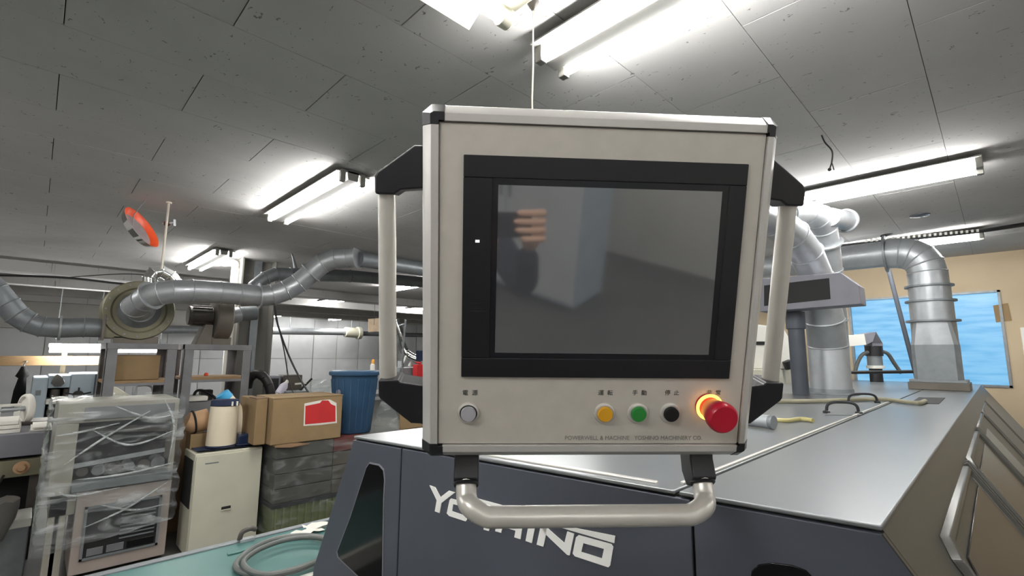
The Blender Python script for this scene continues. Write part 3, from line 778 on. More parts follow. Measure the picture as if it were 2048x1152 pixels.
# ------------------------------------------------------------------ ducts
def duct(name, label, pts, r, flanges=(), m='galv', group=None, mergejoin=True, seam=0.0055, clamp=None):
    pts = [Vector(p) for p in pts]; n = len(pts)
    rs = list(r) if isinstance(r, (list, tuple)) else [r] * n
    root = thing(name, label, 'duct', pts[0], group)
    # rings once, sections share their end rings
    K = 24; tang = []
    for i in range(n):
        a = (pts[i] - pts[i-1]).normalized() if i > 0 else None
        b = (pts[i+1] - pts[i]).normalized() if i < n-1 else None
        tang.append((a + b).normalized() if a and b else (a or b))
    u = Vector((0, 0, 1))
    if abs(tang[0].dot(u)) > 0.9: u = Vector((1, 0, 0))
    rings = []
    for i in range(n):
        tt = tang[i]; u = (u - tt * u.dot(tt)).normalized(); w = tt.cross(u)
        rings.append([pts[i] + (u * math.cos(2*PI*k/K) + w * math.sin(2*PI*k/K)) * rs[i] for k in range(K)])
    for i in range(n - 1):
        mb = MB(); mb.loft([rings[i], rings[i+1]], i == 0, i == n - 2)
        if 0 < i and i not in flanges: mb.ring(pts[i], tang[i], rs[i] + 0.001, seam, K, 6)
        mb.build('duct_section', m, root)
    for i in flanges:
        MB().lathe(pts[i] - tang[i] * 0.008, tang[i], [(rs[i] * 0.98, 0), (rs[i] * 1.22, 0), (rs[i] * 1.25, 0.003), (rs[i] * 1.25, 0.013), (rs[i] * 1.22, 0.016), (rs[i] * 0.98, 0.016)], K).build('flange', 'galv', root, 0.0)
    return root
# D1: wide duct rising from the machine behind the display box
b1 = D(1663, 788, 3.15); b1.z = ZS
def zat(px, py, base): # height where the picture row meets the vertical through base
    r = ray(px, py); t_ = math.hypot(base.x, base.y) / math.hypot(r.x, r.y); return EYE.z + r.z * t_
zA = zat(1655, 690, b1); zB = zat(1645, 545, b1)
dd = 3.6
duct('exhaust_duct', 'wide streaked round duct rising from the machine behind the display box and bending left',
     [b1, (b1.x, b1.y, zA), D(1649, 640, 3.14), D(1632, 553, 3.12), D(1612, 506, 3.05), D(1584, 470, 2.96), D(1545, 440, 2.86), D(1480, 420, 2.72), Vector((D(1440, 414, 2.65).x, D(1440, 414, 2.65).y, CEIL))],
     [0.120, 0.114, 0.111, 0.097, 0.097, 0.097, 0.097, 0.097, 0.097], flanges=())
fl = thing('duct_base_ring', 'low galvanised ring where the wide duct meets the machine top', 'ring', b1)
MB().lathe(b1, (0, 0, 1), [(0.121, 0), (0.155, 0), (0.155, 0.006), (0.126, 0.012), (0.124, 0.035), (0.121, 0.035)], 32, False, False).build('ring_collar', 'galv_dark', fl)
# D2
b2 = D(1676, 780, 3.44); b2.z = ZS
duct('exhaust_duct', 'narrower vertical duct behind the wide one, elbow turning left under the lamp',
     [b2, D(1667, 640, 3.42), D(1657, 540, 3.34), D(1651, 486, 3.27), D(1646, 456, 3.22), D(1636, 434, 3.16), D(1611, 423, 3.1), D(1570, 427, 3.0), D(1490, 434, 2.85)],
     0.083, flanges=(3,))
e0 = D(1660, 434, 3.12); e1 = D(1690, 441, 3.27)
t = thing('duct_end_cap', 'capped round duct end beside the elbow under the right lamp', 'duct', e0)
MB().cyl(e0, e1, 0.06, 0.068, 24).build('duct_section', 'galv', t)
MB().lathe(e1, (e1 - e0), [(0.066, 0), (0.080, 0), (0.082, 0.003), (0.082, 0.014), (0.078, 0.018), (0.06, 0.02)], 28).build('end_flange', 'galv', t)
# D3: square base duct at the right
c3 = Xp(1880, 770, 5.0); c3.z = ZS
hs = 0.138
t = thing('exhaust_duct', 'right hand duct on square base, turning over to the left before the blue window', 'duct', c3)
MB().box(c3.x - 0.18, c3.x + 0.18, c3.y - 0.175, c3.y + 0.175, ZS, ZS + 0.055).build('base_box', 'fan_brown', t, 0.004)
MB().box(c3.x - 0.17, c3.x + 0.17, c3.y - 0.165, c3.y + 0.165, ZS + 0.055, ZS + 0.075).build('base_flange', 'galv_dark', t, 0.003)
zq = zat(1872, 690, c3); zr = zat(1870, 642, c3)
def sq(z, h): return [Vector((c3.x + h*math.cos(a)*min(1.414, 1/max(abs(math.cos(a)), abs(math.sin(a)))), c3.y + h*math.sin(a)*min(1.414, 1/max(abs(math.cos(a)), abs(math.sin(a)))), z)) for a in [2*PI*(k+0.5)/32 for k in range(32)]]
def ci(z, r): return [Vector((c3.x + r*math.cos(a), c3.y + r*math.sin(a), z)) for a in [2*PI*(k+0.5)/32 for k in range(32)]]
MB().loft([sq(ZS + 0.07, hs), sq(zq, hs)]).build('square_section', 'galv_dark', t, smooth=30)
MB().loft([sq(zq, hs), ci(zr, 0.138)]).build('transition_section', 'galv', t, smooth=25)
def rfl(z, r): MB().lathe((c3.x, c3.y, z - 0.008), (0, 0, 1), [(r*0.95, 0), (r*1.2, 0), (r*1.2, 0.014), (r*0.95, 0.016)], 32).build('flange', 'galv_dark', t)
rfl(zr, 0.14)
zs1 = zat(1868, 602, c3); zs2 = zat(1866, 572, c3)
MB().loft([ci(zr, 0.136), ci(zs1, 0.136)]).build('duct_section', 'galv', t); rfl(zs1, 0.133)
MB().loft([ci(zs1, 0.131), ci(zs2, 0.131)]).build('duct_section', 'galv', t); rfl(zs2, 0.128)
ztop = zat(1805, 500, c3)
zb_ = zat(1858, 545, c3)
el = [Vector((c3.x, c3.y, zs2)), Vector((c3.x, c3.y, zb_))]
pe = Xp(1768, 508, c3.x)
ce = Vector((c3.x, c3.y, pe.z))
el += arc_elbow(el[1], ce, Vector((c3.x, pe.y - 0.02, pe.z)), 5)[1:]
K = 24
for i in range(len(el) - 1):
    mb = MB(); mb.tube([el[i], el[i+1]], 0.124 if i else 0.128, K)
    if i: mb.ring(el[i], el[i+1] - el[i-1], 0.125, 0.005, K, 6); mb.ball(el[i], 0.123, K, 14)
    mb.build('elbow_gore', 'galv', t)
q1 = el[-1]
MB().lathe(q1, (0, 1, 0), [(0.12, 0), (0.155, 0), (0.155, 0.016), (0.12, 0.016)], 32).build('flange', 'galv_dark', t)
MB().cyl(q1 + Vector((0, 0.01, 0)), q1 + Vector((0, 0.62, 0.0)), 0.108, n=28).build('duct_section', 'galv', t)
MB().cyl(q1 + Vector((0, 0.62, 0)), q1 + Vector((0, 2.4, 0.0)), 0.106, n=28).build('duct_section', 'galv', t)
MB().ring(q1 + Vector((0, 0.62, 0)), (0, 1, 0), 0.109, 0.005, 28, 6).build('joint_bead', 'galv_dark', t)
# pump pipe behind
dp = 4.72
def pd(x, y, d=dp): return D(x, y, d)
bp_ = pd(1753, 757); 
t = thing('suction_pipe', 'short pipe with square grey elbow and two black hoses before the blue window', 'pipe', (bp_.x, bp_.y, ZS))
def vz(y): return zat(1750, y, bp_)
def vcyl(z0, z1, r, m, nm): MB().cyl((bp_.x, bp_.y, z0), (bp_.x, bp_.y, z1), r, n=20).build(nm, m, t, 0.002)
vcyl(ZS, vz(737), 0.055, 'black_plastic', 'pipe_base'); vcyl(vz(737), vz(731), 0.075, 'white_metal', 'clamp_ring')
vcyl(vz(731), vz(710), 0.064, 'galv_dark', 'pipe_section'); vcyl(vz(712), vz(692), 0.075, 'black_plastic', 'coupling')
ea = Vector((bp_.x, bp_.y, vz(693))); eb = pd(1740, 674); ec = pd(1722, 679); ed = pd(1690, 682)
hw = 0.058
sdir = Vector((0.7, 0.7, 0)); 
def sqr(p, tdir):
    tdir = tdir.normalized(); b = tdir.cross(sdir).normalized()
    return [p + sdir.normalized()*hw*sx + b*hw*sy*0.9 for sx, sy in ((-1,-1),(1,-1),(1,1),(-1,1))]
MB().loft([sqr(ea, Vector((0,0,1))), sqr(ea + Vector((0,0,0.03)), Vector((0,0,1))), sqr(eb, (eb - ea) + (ec - eb)), sqr(ec, ed - ec)]).build('square_elbow', 'boxgrey', t, smooth=0)
MB().loft([sqr(ec, ed - ec), sqr(ed, ed - ec)]).build('square_arm', 'white_metal', t, smooth=0)
MB().tube(smooth([pd(1736, 704), pd(1724, 710), pd(1715, 726), pd(1709, 748)], 5), 0.017, 10).build('hose_branch', 'hose_grey', t)
MB().tube(smooth([pd(1762, 702), pd(1776, 708), pd(1788, 726), pd(1802, 746)], 5), 0.017, 10).build('hose_branch', 'hose_grey', t)
t = thing('steel_rod', 'black horizontal rod low across the machine top before the blue window', 'rod', D(1770, 745, 4.3))
MB().cyl(D(1688, 745, 4.35), D(1848, 743, 4.25), 0.015, n=12).build('rod_bar', 'cable', t)
for x in (1694, 1840):
    p = D(x, 744.5, 4.3); MB().cyl((p.x, p.y, ZS), p, 0.012, n=10).build('rod_foot', 'cable', t)
t = thing('steel_rod', 'long grey rod leaning from the duct elbow down to the machine', 'rod', D(1832, 752, 4.5))
MB().cyl(D(1776, 535, 4.62), D(1834, 758, 4.5), 0.019, n=12).build('rod_bar', 'pole', t)
# white machine beyond
t = thing('white_machine', 'partly hidden white machine cover left of the slate post', 'machine', D(1560, 740, 5.2))
a = D(1500, 700, 5.3); 
MB().prism([D(x, y, 5.2) for x, y in ((1440, 640), (1567, 655), (1592, 705), (1590, 722), (1572, 738), (1440, 738))], ray(1560, 700).normalized() * 0.5).build('cover', 'white_metal', t, 0.01)
MB().prism([D(x, y, 5.19) for x, y in ((1440, 683), (1548, 683), (1548, 690), (1440, 690))], ray(1560, 700) * 0.01).build('dark_strip', 'dark', t)
MB().cyl(D(1572, 722, 5.18), D(1578, 737, 5.18), 0.04, n=16).build('rubber_foot', 'black_plastic', t)
p = D(1505, 737, 5.4); MB().box(p.x - 0.45, p.x + 0.35, p.y - 0.3, p.y + 0.6, 0, p.z).build('stand', 'cream_metal', t, 0.01)

# paper on the tan wall, trim strip
q = [Xp(x, y, WX - 0.004) for x, y in ((1986, 611), (2016, 606), (2024, 641), (1992, 645))]
tag(MB().prism(q, (0.003, 0, 0)).build('wall_note', 'card'), 'tan paper note stuck at the right edge of the blue window', 'note')
q0 = Xp(2040, 655, WX - 0.01); 
struct(MB().box(WX - 0.03, WX, q0.y - 0.4, q0.y, 0.0, q0.z).build('door_1', 'white_metal', None, 0.004))
# loose ceiling wires on the right
w0 = Zp(1643, 270, CEIL)
t = thing('loose_wire', 'short loose wire dangling from the ceiling above the panel right corner', 'wire', w0)
MB().tube(smooth([w0, D(1650, 285, 2.3), D(1664, 302, 2.3), D(1664, 322, 2.3), D(1660, 336, 2.3)], 5), 0.0035, 8).build('wire_strand', 'cable', t)
MB().tube([D(1664, 326, 2.3), D(1668, 340, 2.3)], 0.0025, 6).build('wire_end', 'cable', t)
MB().ball(D(1659, 339, 2.3), 0.008).build('wire_cap', 'cable', t)
t = thing('flex_conduit', 'black flexible conduit dropping from ceiling to the right duct elbow', 'conduit', Zp(1838, 432, CEIL))
MB().tube(smooth([Zp(1842, 430, CEIL), D(1832, 437, 4.1), D(1812, 455, 4.1), D(1780, 465, 4.1), D(1764, 474, 4.15)], 5), 0.018, 10).build('conduit_tube', 'cable', t)
MB().lathe(Zp(1840, 430, CEIL), (0, 0, -1), [(0.06, 0), (0.06, 0.008), (0.025, 0.014)], 18).build('ceiling_rose', 'pole', t)
t = thing('cable_run', 'black cable along a perforated rail above the far right lamp', 'cable', Xp(1960, 462, 5.25))
MB().tube(smooth([Xp(x, y, 5.25) for x, y in ((1640, 496), (1740, 486), (1850, 474), (1960, 462), (2060, 447))], 4), 0.016, 8).build('cable_bundle', 'cable', t)
for k in range(22):
    x = 1730 + k * 10.6; y = 482 - k * 0.98
    MB().bar(Xp(x, y, 5.235), Xp(x + 5.2, y - 0.5, 5.235), 0.012, 0.022).build('rail_slot', 'white_metal', t)

# ------------------------------------------------------------------ LEFT: teal table, hose coil
zt2 = 0.80
yT1 = Zp(500, 1079, zt2).y; yT0 = 1.60
t = thing('conveyor_table', 'teal topped low table beside the machine at the bottom left', 'table', (0.6, 1.8, 0))
MB().box(-1.2, 2.4, yT0, yT1, zt2 - 0.035, zt2).build('table_top', 'teal', t, 0.006)
MB().box(-1.2, 2.4, yT0 - 0.02, yT0 + 0.004, zt2 - 0.05, zt2 + 0.012).build('edge_strip', 'white_metal', t, 0.003)
MB().box(-1.2, 2.4, yT1 - 0.01, yT1 + 0.02, zt2 - 0.05, zt2 + 0.006).build('edge_rail', 'galv_dark', t, 0.003)
MB().box(0.55, 2.4, yT1 - 0.11, yT1 - 0.095, zt2, zt2 + 0.006).build('guide_strip', 'teal', t, 0.002)
for x in (-1.1, 0.5, 2.3):
    for y in (yT0 + 0.03, yT1 - 0.03): MB().box(x - 0.025, x + 0.025, y - 0.025, y + 0.025, 0, zt2 - 0.035).build('leg', 'teal', t, 0.003)
t = thing('hose_coil', 'grey hose lying in a loose coil on the teal table', 'hose', Zp(560, 1110, zt2))
lp = [(662, 1082), (640, 1074), (600, 1071), (550, 1078), (505, 1097), (474, 1124), (478, 1141), (512, 1150), (560, 1146), (610, 1132), (652, 1113)]
MB().tube(smooth([Zp(x, y, zt2 + 0.013) for x, y in lp], 5), 0.0095, 10).build('hose_loop', 'hose_grey', t)
lp = [(660, 1079), (620, 1074), (570, 1080), (520, 1098), (489, 1120), (492, 1136), (512, 1146), (548, 1149), (598, 1138), (640, 1120), (660, 1112)]
MB().tube(smooth([Zp(x, y, zt2 + 0.030) for x, y in lp], 5), 0.0085, 10).build('hose_loop', 'hose_grey', t)
a = Zp(490, 1083, zt2)
t = thing('toggle_clamp', 'small dark clamp on the edge of the teal table by the white cabinet', 'clamp', a)
MB().box(a.x - 0.02, a.x + 0.03, a.y - 0.012, a.y + 0.012, zt2, zt2 + 0.012).build('clamp_base', 'galv', t, 0.002)
MB().tube(smooth([a + Vector((-0.02, 0, 0.01)), a + Vector((-0.012, 0, 0.035)), a + Vector((0.015, 0, 0.042)), a + Vector((0.035, 0, 0.035))], 4), 0.009, 10).build('clamp_lever', 'motor', t)
for k, (x, y, w) in enumerate(((615, 1066, 0.11), (634, 1056, 0.10))):
    a = Zp(x, y, zt2 + 0.002)
    o = thing('paper_sheet', ('crumpled white paper on the far edge of the teal table', 'small white paper on the teal table right at the machine edge')[k], 'paper', a)
    mb = MB(); vs = []; fs = []
    for i in range(6):
        for j in range(4): vs.append((a.x + w * (i/5 - .5), a.y + 0.06 * (j/3 - .5), zt2 + 0.004 + random.random() * 0.012 + 0.004*k))
    for i in range(5):
        for j in range(3): fs.append([i*4+j, i*4+4+j, i*4+5+j, i*4+1+j])
    mb.add(vs, fs); mb.build('sheet', 'paper', o)

# ------------------------------------------------------------------ white cabinet with rolls
yc = 4.3
a = Yp(390, 913, yc); b = Yp(526, 889, yc); zc_ = (a.z + b.z) / 2
t = thing('white_cabinet', 'cream white metal cabinet standing behind the teal table', 'cabinet', ((a.x + b.x)/2, yc, 0))
MB().box(a.x, b.x, yc, yc + 0.34, 0.02, zc_).build('body', 'cream_metal', t, 0.008)
MB().box(a.x + 0.006, b.x - 0.006, yc - 0.016, yc + 0.001, 0.05, zc_ - 0.018).build('front_panel', 'cream_metal', t, 0.004)
MB().box(a.x - 0.006, a.x + 0.002, yc + 0.03, yc + 0.31, 0.35, zc_ - 0.05).build('side_grille', 'dark', t, 0.003)
p = Yp(452, 1015, yc - 0.016)
hd = MB().box(p.x - 0.032, p.x + 0.032, yc - 0.020, yc - 0.014, p.z - 0.012, p.z + 0.010).build('recess_shade_patch', 'dark', t, 0.002)  # proud dark patch, the shade of a recess put into its colour
MB().box(p.x - 0.034, p.x + 0.034, yc - 0.026, yc - 0.016, p.z - 0.018, p.z - 0.010).build('handle_lip', 'cream_metal', t, 0.002)
p = Yp(424, 926, yc - 0.016)
MB().box(p.x - 0.045, p.x + 0.045, yc - 0.018, yc - 0.0155, p.z - 0.004, p.z + 0.004).build('name_plate', 'galv_dark', t)
zk = zc_ + 0.001
yr = yc + 0.13
mats = thing('dark_cloth', 'folded dark cloth under the rolls on the white cabinet', 'cloth', (a.x + 0.2, yr, zk))
mb = MB(); vs = []; fs = []
for i in range(9):
    for j in range(6): vs.append((a.x + 0.02 + (b.x - a.x - 0.05) * i/8, yc + 0.02 + 0.25*j/5, zk + 0.006 + random.random()*0.012))
for i in range(8):
    for j in range(5): fs.append([i*6+j, i*6+6+j, i*6+7+j, i*6+1+j])
mb.add(vs, fs); mb.build('cloth', 'navy', mats)
zk2 = zk + 0.018
p = Yp(440, 905, yr); ptop_ = Yp(441, 812, yr); rr = 0.105
t = thing('paper_roll', 'upright cream roll with navy band at the top on the cabinet', 'roll', (p.x, yr, zk2))
MB().lathe((p.x, yr, zk2), (0.02, 0, 1), [(rr * 0.99, 0), (rr, 0.02), (rr * 0.985, (ptop_.z - zk2) * 0.6), (rr * 0.95, ptop_.z - zk2)], 32).build('roll_body', 'cream_roll', t)
hh = ptop_.z - zk2
MB().lathe((p.x + 0.02*hh, yr, ptop_.z - 0.002), (0.03, 0.1, 1), [(rr * 0.96, 0), (rr * 0.94, 0.045), (rr * 0.80, 0.055)], 32).build('navy_band', 'navy', t)
for dxx in (0.02, 0.055):
    MB().box(p.x + 0.02*hh + dxx, p.x + 0.02*hh + dxx + 0.012, yr - rr*0.99, yr - rr*0.80, ptop_.z + 0.004, ptop_.z + 0.038).build('white_tab', 'paper', t)
MB().lathe((p.x, yr, zk2), (0, 0, 1), [(rr * 1.0, 0.001), (rr * 1.015, 0.002), (rr * 1.015, 0.014), (rr, 0.015)], 32).build('base_band', 'navy', t)
y2 = yc + 0.30
t = thing('paper_cone', 'tilted cream cone with a cyan tip leaning behind the upright roll', 'cone', Yp(485, 868, y2))
MB().tube([Yp(492, 866, y2), Yp(470, 825, y2), Yp(452, 797, y2)], [0.085, 0.07, 0.055], 24).build('cone_body', 'cream_roll', t)
MB().tube([Yp(453, 798, y2), Yp(444, 787, y2)], [0.057, 0.053], 24).build('cone_tip', 'cyan', t)
MB().ring(Yp(492, 866, y2), Yp(452, 797, y2) - Yp(492, 866, y2), 0.085, 0.006, 28, 6).build('cone_rim', 'tan_roll', t)
y3 = yc + 0.30
t = thing('paper_roll', 'tan roll lying with a dark strap left of the upright cream roll', 'roll', Yp(392, 850, y3))
MB().tube([Yp(372, 842, y3), Yp(384, 845, y3), Yp(415, 838, y3)], [0.07, 0.085, 0.085], 24).build('roll_body', 'tan_roll', t)
MB().ring(Yp(387, 844, y3), Yp(415, 838, y3) - Yp(384, 845, y3), 0.086, 0.008, 28, 6).build('strap', 'dark', t)
MB().box(Yp(378, 870, y3).x, Yp(412, 870, y3).x, y3 - 0.06, y3 + 0.1, zk, Yp(392, 866, y3).z).build('cradle', 'card', t, 0.004)
y4 = yc + 0.10
p = Yp(489, 893, y4)
t = thing('navy_tin', 'small navy blue shiny tin on the right of the cabinet top', 'tin', (p.x, y4, zk2))
hz = Yp(489, 866, y4).z - zk2
MB().box(p.x - 0.068, p.x + 0.062, y4 - 0.06, y4 + 0.08, zk2, zk2 + hz).build('tin_body', 'navy_gloss', t, 0.016, 3)
MB().box(p.x - 0.074, p.x + 0.068, y4 - 0.066, y4 + 0.086, zk2, zk2 + 0.012).build('tin_foot', 'navy', t, 0.004)

# ------------------------------------------------------------------ film-wrapped machine
yw = 4.45
def W(x, y, dy=0.0): return Yp(x, y, yw + dy)
t = thing('wrapped_machine', 'beige machine wrapped in clear plastic film left of the white cabinet', 'machine', (W(230, 1000).x, yw, 0))
xl_, xr_ = W(108, 880).x, W(352, 880).x
ztop_ = W(230, 803).z; zm1 = W(230, 842).z; zm2 = W(230, 955).z; zm3 = W(235, 975).z
xi = W(152, 900).x
DW = 0.55
MB().box(xl_, xr_, yw, yw + DW, zm1, ztop_).build('upper_housing', 'beige_paint', t, 0.008)
MB().box(xl_, xi, yw, yw + DW, zm3, zm1 + 0.002).build('left_column', 'beige_paint', t, 0.006)
MB().box(xr_ - 0.03, xr_, yw, yw + DW, zm3, zm1).build('right_column', 'beige_paint', t, 0.006)
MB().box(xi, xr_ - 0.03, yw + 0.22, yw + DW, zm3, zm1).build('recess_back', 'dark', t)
MB().box(xi, xr_ - 0.01, yw - 0.02, yw + 0.1, zm2 - 0.06, zm2).build('work_shelf', 'galv_dark', t, 0.004)
MB().box(xi + 0.02, xr_ - 0.03, yw - 0.012, yw + 0.001, zm1 + 0.02, ztop_ - 0.03).build('grey_panel', 'rack', t, 0.004)
for k in range(6):
    xx = xi + 0.05 + k * 0.085; zz = zm2 + 0.01
    MB().cyl((xx, yw + 0.06, zz + 0.045), (xx, yw + 0.2, zz + 0.045), 0.033 + 0.006 * (k % 3), n=18).build('roller', 'rack' if k % 2 else 'motor', t, 0.004)
MB().bar((xi, yw + 0.1, zm1 - 0.05), (xr_ - 0.03, yw + 0.08, zm1 - 0.09), 0.04, 0.04).build('cross_bar', 'motor', t)
MB().bar((xi, yw + 0.05, zm2 + 0.10), (xr_ - 0.06, yw + 0.03, zm2 + 0.15), 0.012, 0.03).build('guide_bar', 'galv', t)
lx0, lx1 = W(147, 1050).x, W(335, 1050).x
MB().box(lx0, lx1, yw + 0.0, yw + DW, 0.03, zm3).build('lower_cabinet', 'pink_paint', t, 0.006)
wx0, wx1 = W(166, 1050).x, W(318, 1050).x; wz1, wz0 = W(240, 1003).z, W(240, 1105).z
mbr = MB()
mbr.box(wx0, wx1, yw - 0.012, yw + 0.001, wz1 - 0.015, wz1); mbr.box(wx0, wx1, yw - 0.012, yw + 0.001, wz0, wz0 + 0.015)
mbr.box(wx0, wx0 + 0.015, yw - 0.012, yw + 0.001, wz0, wz1); mbr.box(wx1 - 0.015, wx1, yw - 0.012, yw + 0.001, wz0, wz1)
fr_ = mbr.build('window_frame', 'galv_dark', t)
MB().box(wx0 + 0.015, wx1 - 0.015, yw - 0.003, yw + 0.0005, wz0 + 0.015, wz1 - 0.015).build('window_panel', 'dark', fr_)
for k in range(7):
    z = wz0 + 0.10 + k * 0.026
    if z < wz1 - 0.03: MB().bar((wx0 + 0.2, yw - 0.008, z), (wx1 - 0.03, yw - 0.008, z), 0.01, 0.008).build('louvre', 'galv_dark', fr_)
for k, (u0, u1) in enumerate(((0.08, 0.28), (0.32, 0.54), (0.58, 0.94))):
    MB().box(wx0 + (wx1 - wx0)*u0, wx0 + (wx1 - wx0)*u1, yw - 0.008, yw - 0.002, wz0 + 0.022, wz0 + 0.07).build('meter_window', 'rack' if k < 2 else 'smoked', fr_, 0.002)
for x in (lx0 - 0.10, xl_ + 0.02):
    MB().box(x, x + 0.06, yw + 0.03, yw + 0.09, 0, zm3 + 0.01).build('leg', 'beige_paint', t, 0.004)
MB().box(xl_ + 0.02, lx0, yw + 0.03, yw + 0.4, zm3 - 0.14, zm3).build('side_tray', 'beige_paint', t, 0.004)
# the film: front and sides, creased
def film(name, lab, path, z0, z1, nz_, amp, m, parent=None, seed=1, zfun=None):
    rnd = random.Random(seed); vs = []; fs = []; P = []
    for i in range(len(path) - 1):
        a, b = Vector(path[i]), Vector(path[i+1]); k = max(2, int((b - a).length / 0.028))
        for j in range(k): P.append(a + (b - a) * j / k)
    P.append(Vector(path[-1])); n = len(P)
    ph = [rnd.uniform(0, 6.28) for _ in range(8)]
    for i in range(n):
        for j in range(nz_ + 1):
            v = j / nz_; z = z0 + (z1 - z0) * v; s = i * 0.028
            w = math.sin(18*s + 9*z + ph[0]) * math.sin(23*z - 7*s + ph[1]) + 0.6*math.sin(41*s + 30*z + ph[2]) + 0.5*math.sin(60*z - 25*s + ph[3])
            tdir = (P[min(i+1, n-1)] - P[max(i-1, 0)]); nrm = Vector((tdir.y, -tdir.x, 0)).normalized()
            zz = z + (zfun(i / (n - 1)) * (1 - v) if zfun else 0)
            vs.append(P[i] + nrm * (amp * w + rnd.uniform(-amp, amp) * 0.5) + Vector((0, 0, zz)))
    for i in range(n - 1):
        for j in range(nz_): fs.append([i*(nz_+1)+j, (i+1)*(nz_+1)+j, (i+1)*(nz_+1)+j+1, i*(nz_+1)+j+1])
    return MB().add(vs, fs).build(name, m, parent, smooth=180)
fy = yw - 0.045
film('wrap_film', '', [(xl_ - 0.03, yw + DW, 0), (xl_ - 0.035, fy, 0), (xr_ + 0.03, fy, 0), (xr_ + 0.035, yw + DW, 0)], W(230, 1085).z, ztop_ + 0.015, 34, 0.010, 'film', t, 3, lambda u: 0.22 * (u - 0.25) if u > 0.25 else 0.02)
mb = MB(); vs = []; fs = []
for i in range(22):
    for j in range(14):
        vs.append((xl_ - 0.03 + (xr_ - xl_ + 0.06)*i/21, fy + (DW + 0.05)*j/13, ztop_ + 0.014 + 0.012*random.random()))
for i in range(21):
    for j in range(13): fs.append([i*14+j, i*14+14+j, i*14+15+j, i*14+1+j])
mb.add(vs, fs); mb.build('wrap_film_top', 'film', t, smooth=180)
for (x0, y0), (x1, y1_), (x2, y2_) in (((128, 930), (205, 878), (300, 822)), ((150, 960), (250, 948), (352, 924)), ((166, 1056), (250, 1018), (338, 962)), ((112, 872), (152, 866), (240, 846)), ((230, 812), (300, 836), (350, 828)), ((118, 985), (150, 992), (240, 975)), ((330, 800), (348, 850), (336, 930)), ((185, 860), (260, 890), (345, 862)), ((200, 1010), (270, 1020), (330, 1008))):
    pts = smooth([Yp(x0, y0, fy - 0.022), Yp(x1, y1_, fy - 0.026), Yp(x2, y2_, fy - 0.022)], 8)
    MB().tube(pts, [0.002 + 0.006 * math.sin(PI * i / (len(pts) - 1)) for i in range(len(pts))], 8).build('film_fold', 'film_fold', t, smooth=180)
# brown board behind it
a = Yp(332, 1000, yw + 0.42); b = Yp(379, 1000, yw + 0.42)
t = thing('brown_board', 'brown cardboard sheet standing between wrapped machine and white cabinet', 'cardboard', (a.x, yw + 0.4, 0))
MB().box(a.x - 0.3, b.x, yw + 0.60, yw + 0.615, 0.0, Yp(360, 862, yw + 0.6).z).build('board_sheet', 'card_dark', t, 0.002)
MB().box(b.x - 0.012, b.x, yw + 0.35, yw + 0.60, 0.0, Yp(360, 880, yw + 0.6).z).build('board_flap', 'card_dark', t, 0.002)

# ------------------------------------------------------------------ pallet of cartons, cardboard box, blue bin
yb_ = 4.10; zp = 0.775
a = Yp(537, 1000, yb_)
x0c = a.x + 0.025; x1c = x0c + 1.55
t = thing('carton_stack', 'film-wrapped stack of dull brown cartons on a yellow green crate', 'cartons', (x0c + 0.7, yb_ + 0.4, 0))
zg = Yp(600, 1000, yb_).z
MB().box(x0c + 0.02, x1c, yb_ + 0.012, yb_ + 1.0, 0.02, zg).build('crate', 'green_crate', t, 0.004)
for k in range(26):
    x = x0c + 0.03 + k * 0.0585
    MB().box(x, x + 0.014, yb_ - 0.004, yb_ + 0.014, 0.06, zg - 0.03).build('crate_rib', 'green_crate', t, 0.003)
MB().box(x0c + 0.0, x1c, yb_ - 0.008, yb_ + 1.0, zg - 0.03, zg).build('crate_rim', 'dark', t, 0.003)
rows = 4; hgt = (zp - zg) / rows
for r_ in range(rows):
    x = x0c + 0.01; c_ = 0
    while x < x1c - 0.05:
        w = (0.47, 0.30, 0.36, 0.42)[(c_ + (0 if r_ < 3 else 0)) % 4]
        x2 = min(x + w - 0.004, x1c)
        m = 'carton_red' if (r_ == 3 and c_ == 1) else ('carton_a' if c_ % 2 else 'carton_b')
        MB().box(x, x2, yb_ + random.random()*0.008, yb_ + 0.98, zg + hgt*r_ + 0.002, zg + hgt*(r_+1) - 0.004).build('carton', m, t, 0.004)
        x += w; c_ += 1
film('wrap_film', '', [(x0c - 0.012, yb_ + 0.9, 0), (x0c - 0.014, yb_ - 0.03, 0), (x1c, yb_ - 0.03, 0)], 0.1, zp - 0.01, 22, 0.006, 'film2', t, 9)
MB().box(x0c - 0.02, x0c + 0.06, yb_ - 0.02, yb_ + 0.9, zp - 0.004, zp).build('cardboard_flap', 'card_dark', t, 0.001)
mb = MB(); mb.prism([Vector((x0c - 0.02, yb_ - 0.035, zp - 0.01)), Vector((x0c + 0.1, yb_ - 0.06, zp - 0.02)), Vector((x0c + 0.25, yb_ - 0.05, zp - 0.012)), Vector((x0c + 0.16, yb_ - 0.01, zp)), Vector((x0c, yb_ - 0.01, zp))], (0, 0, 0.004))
mb.build('cardboard_flap', 'card_dark', t)
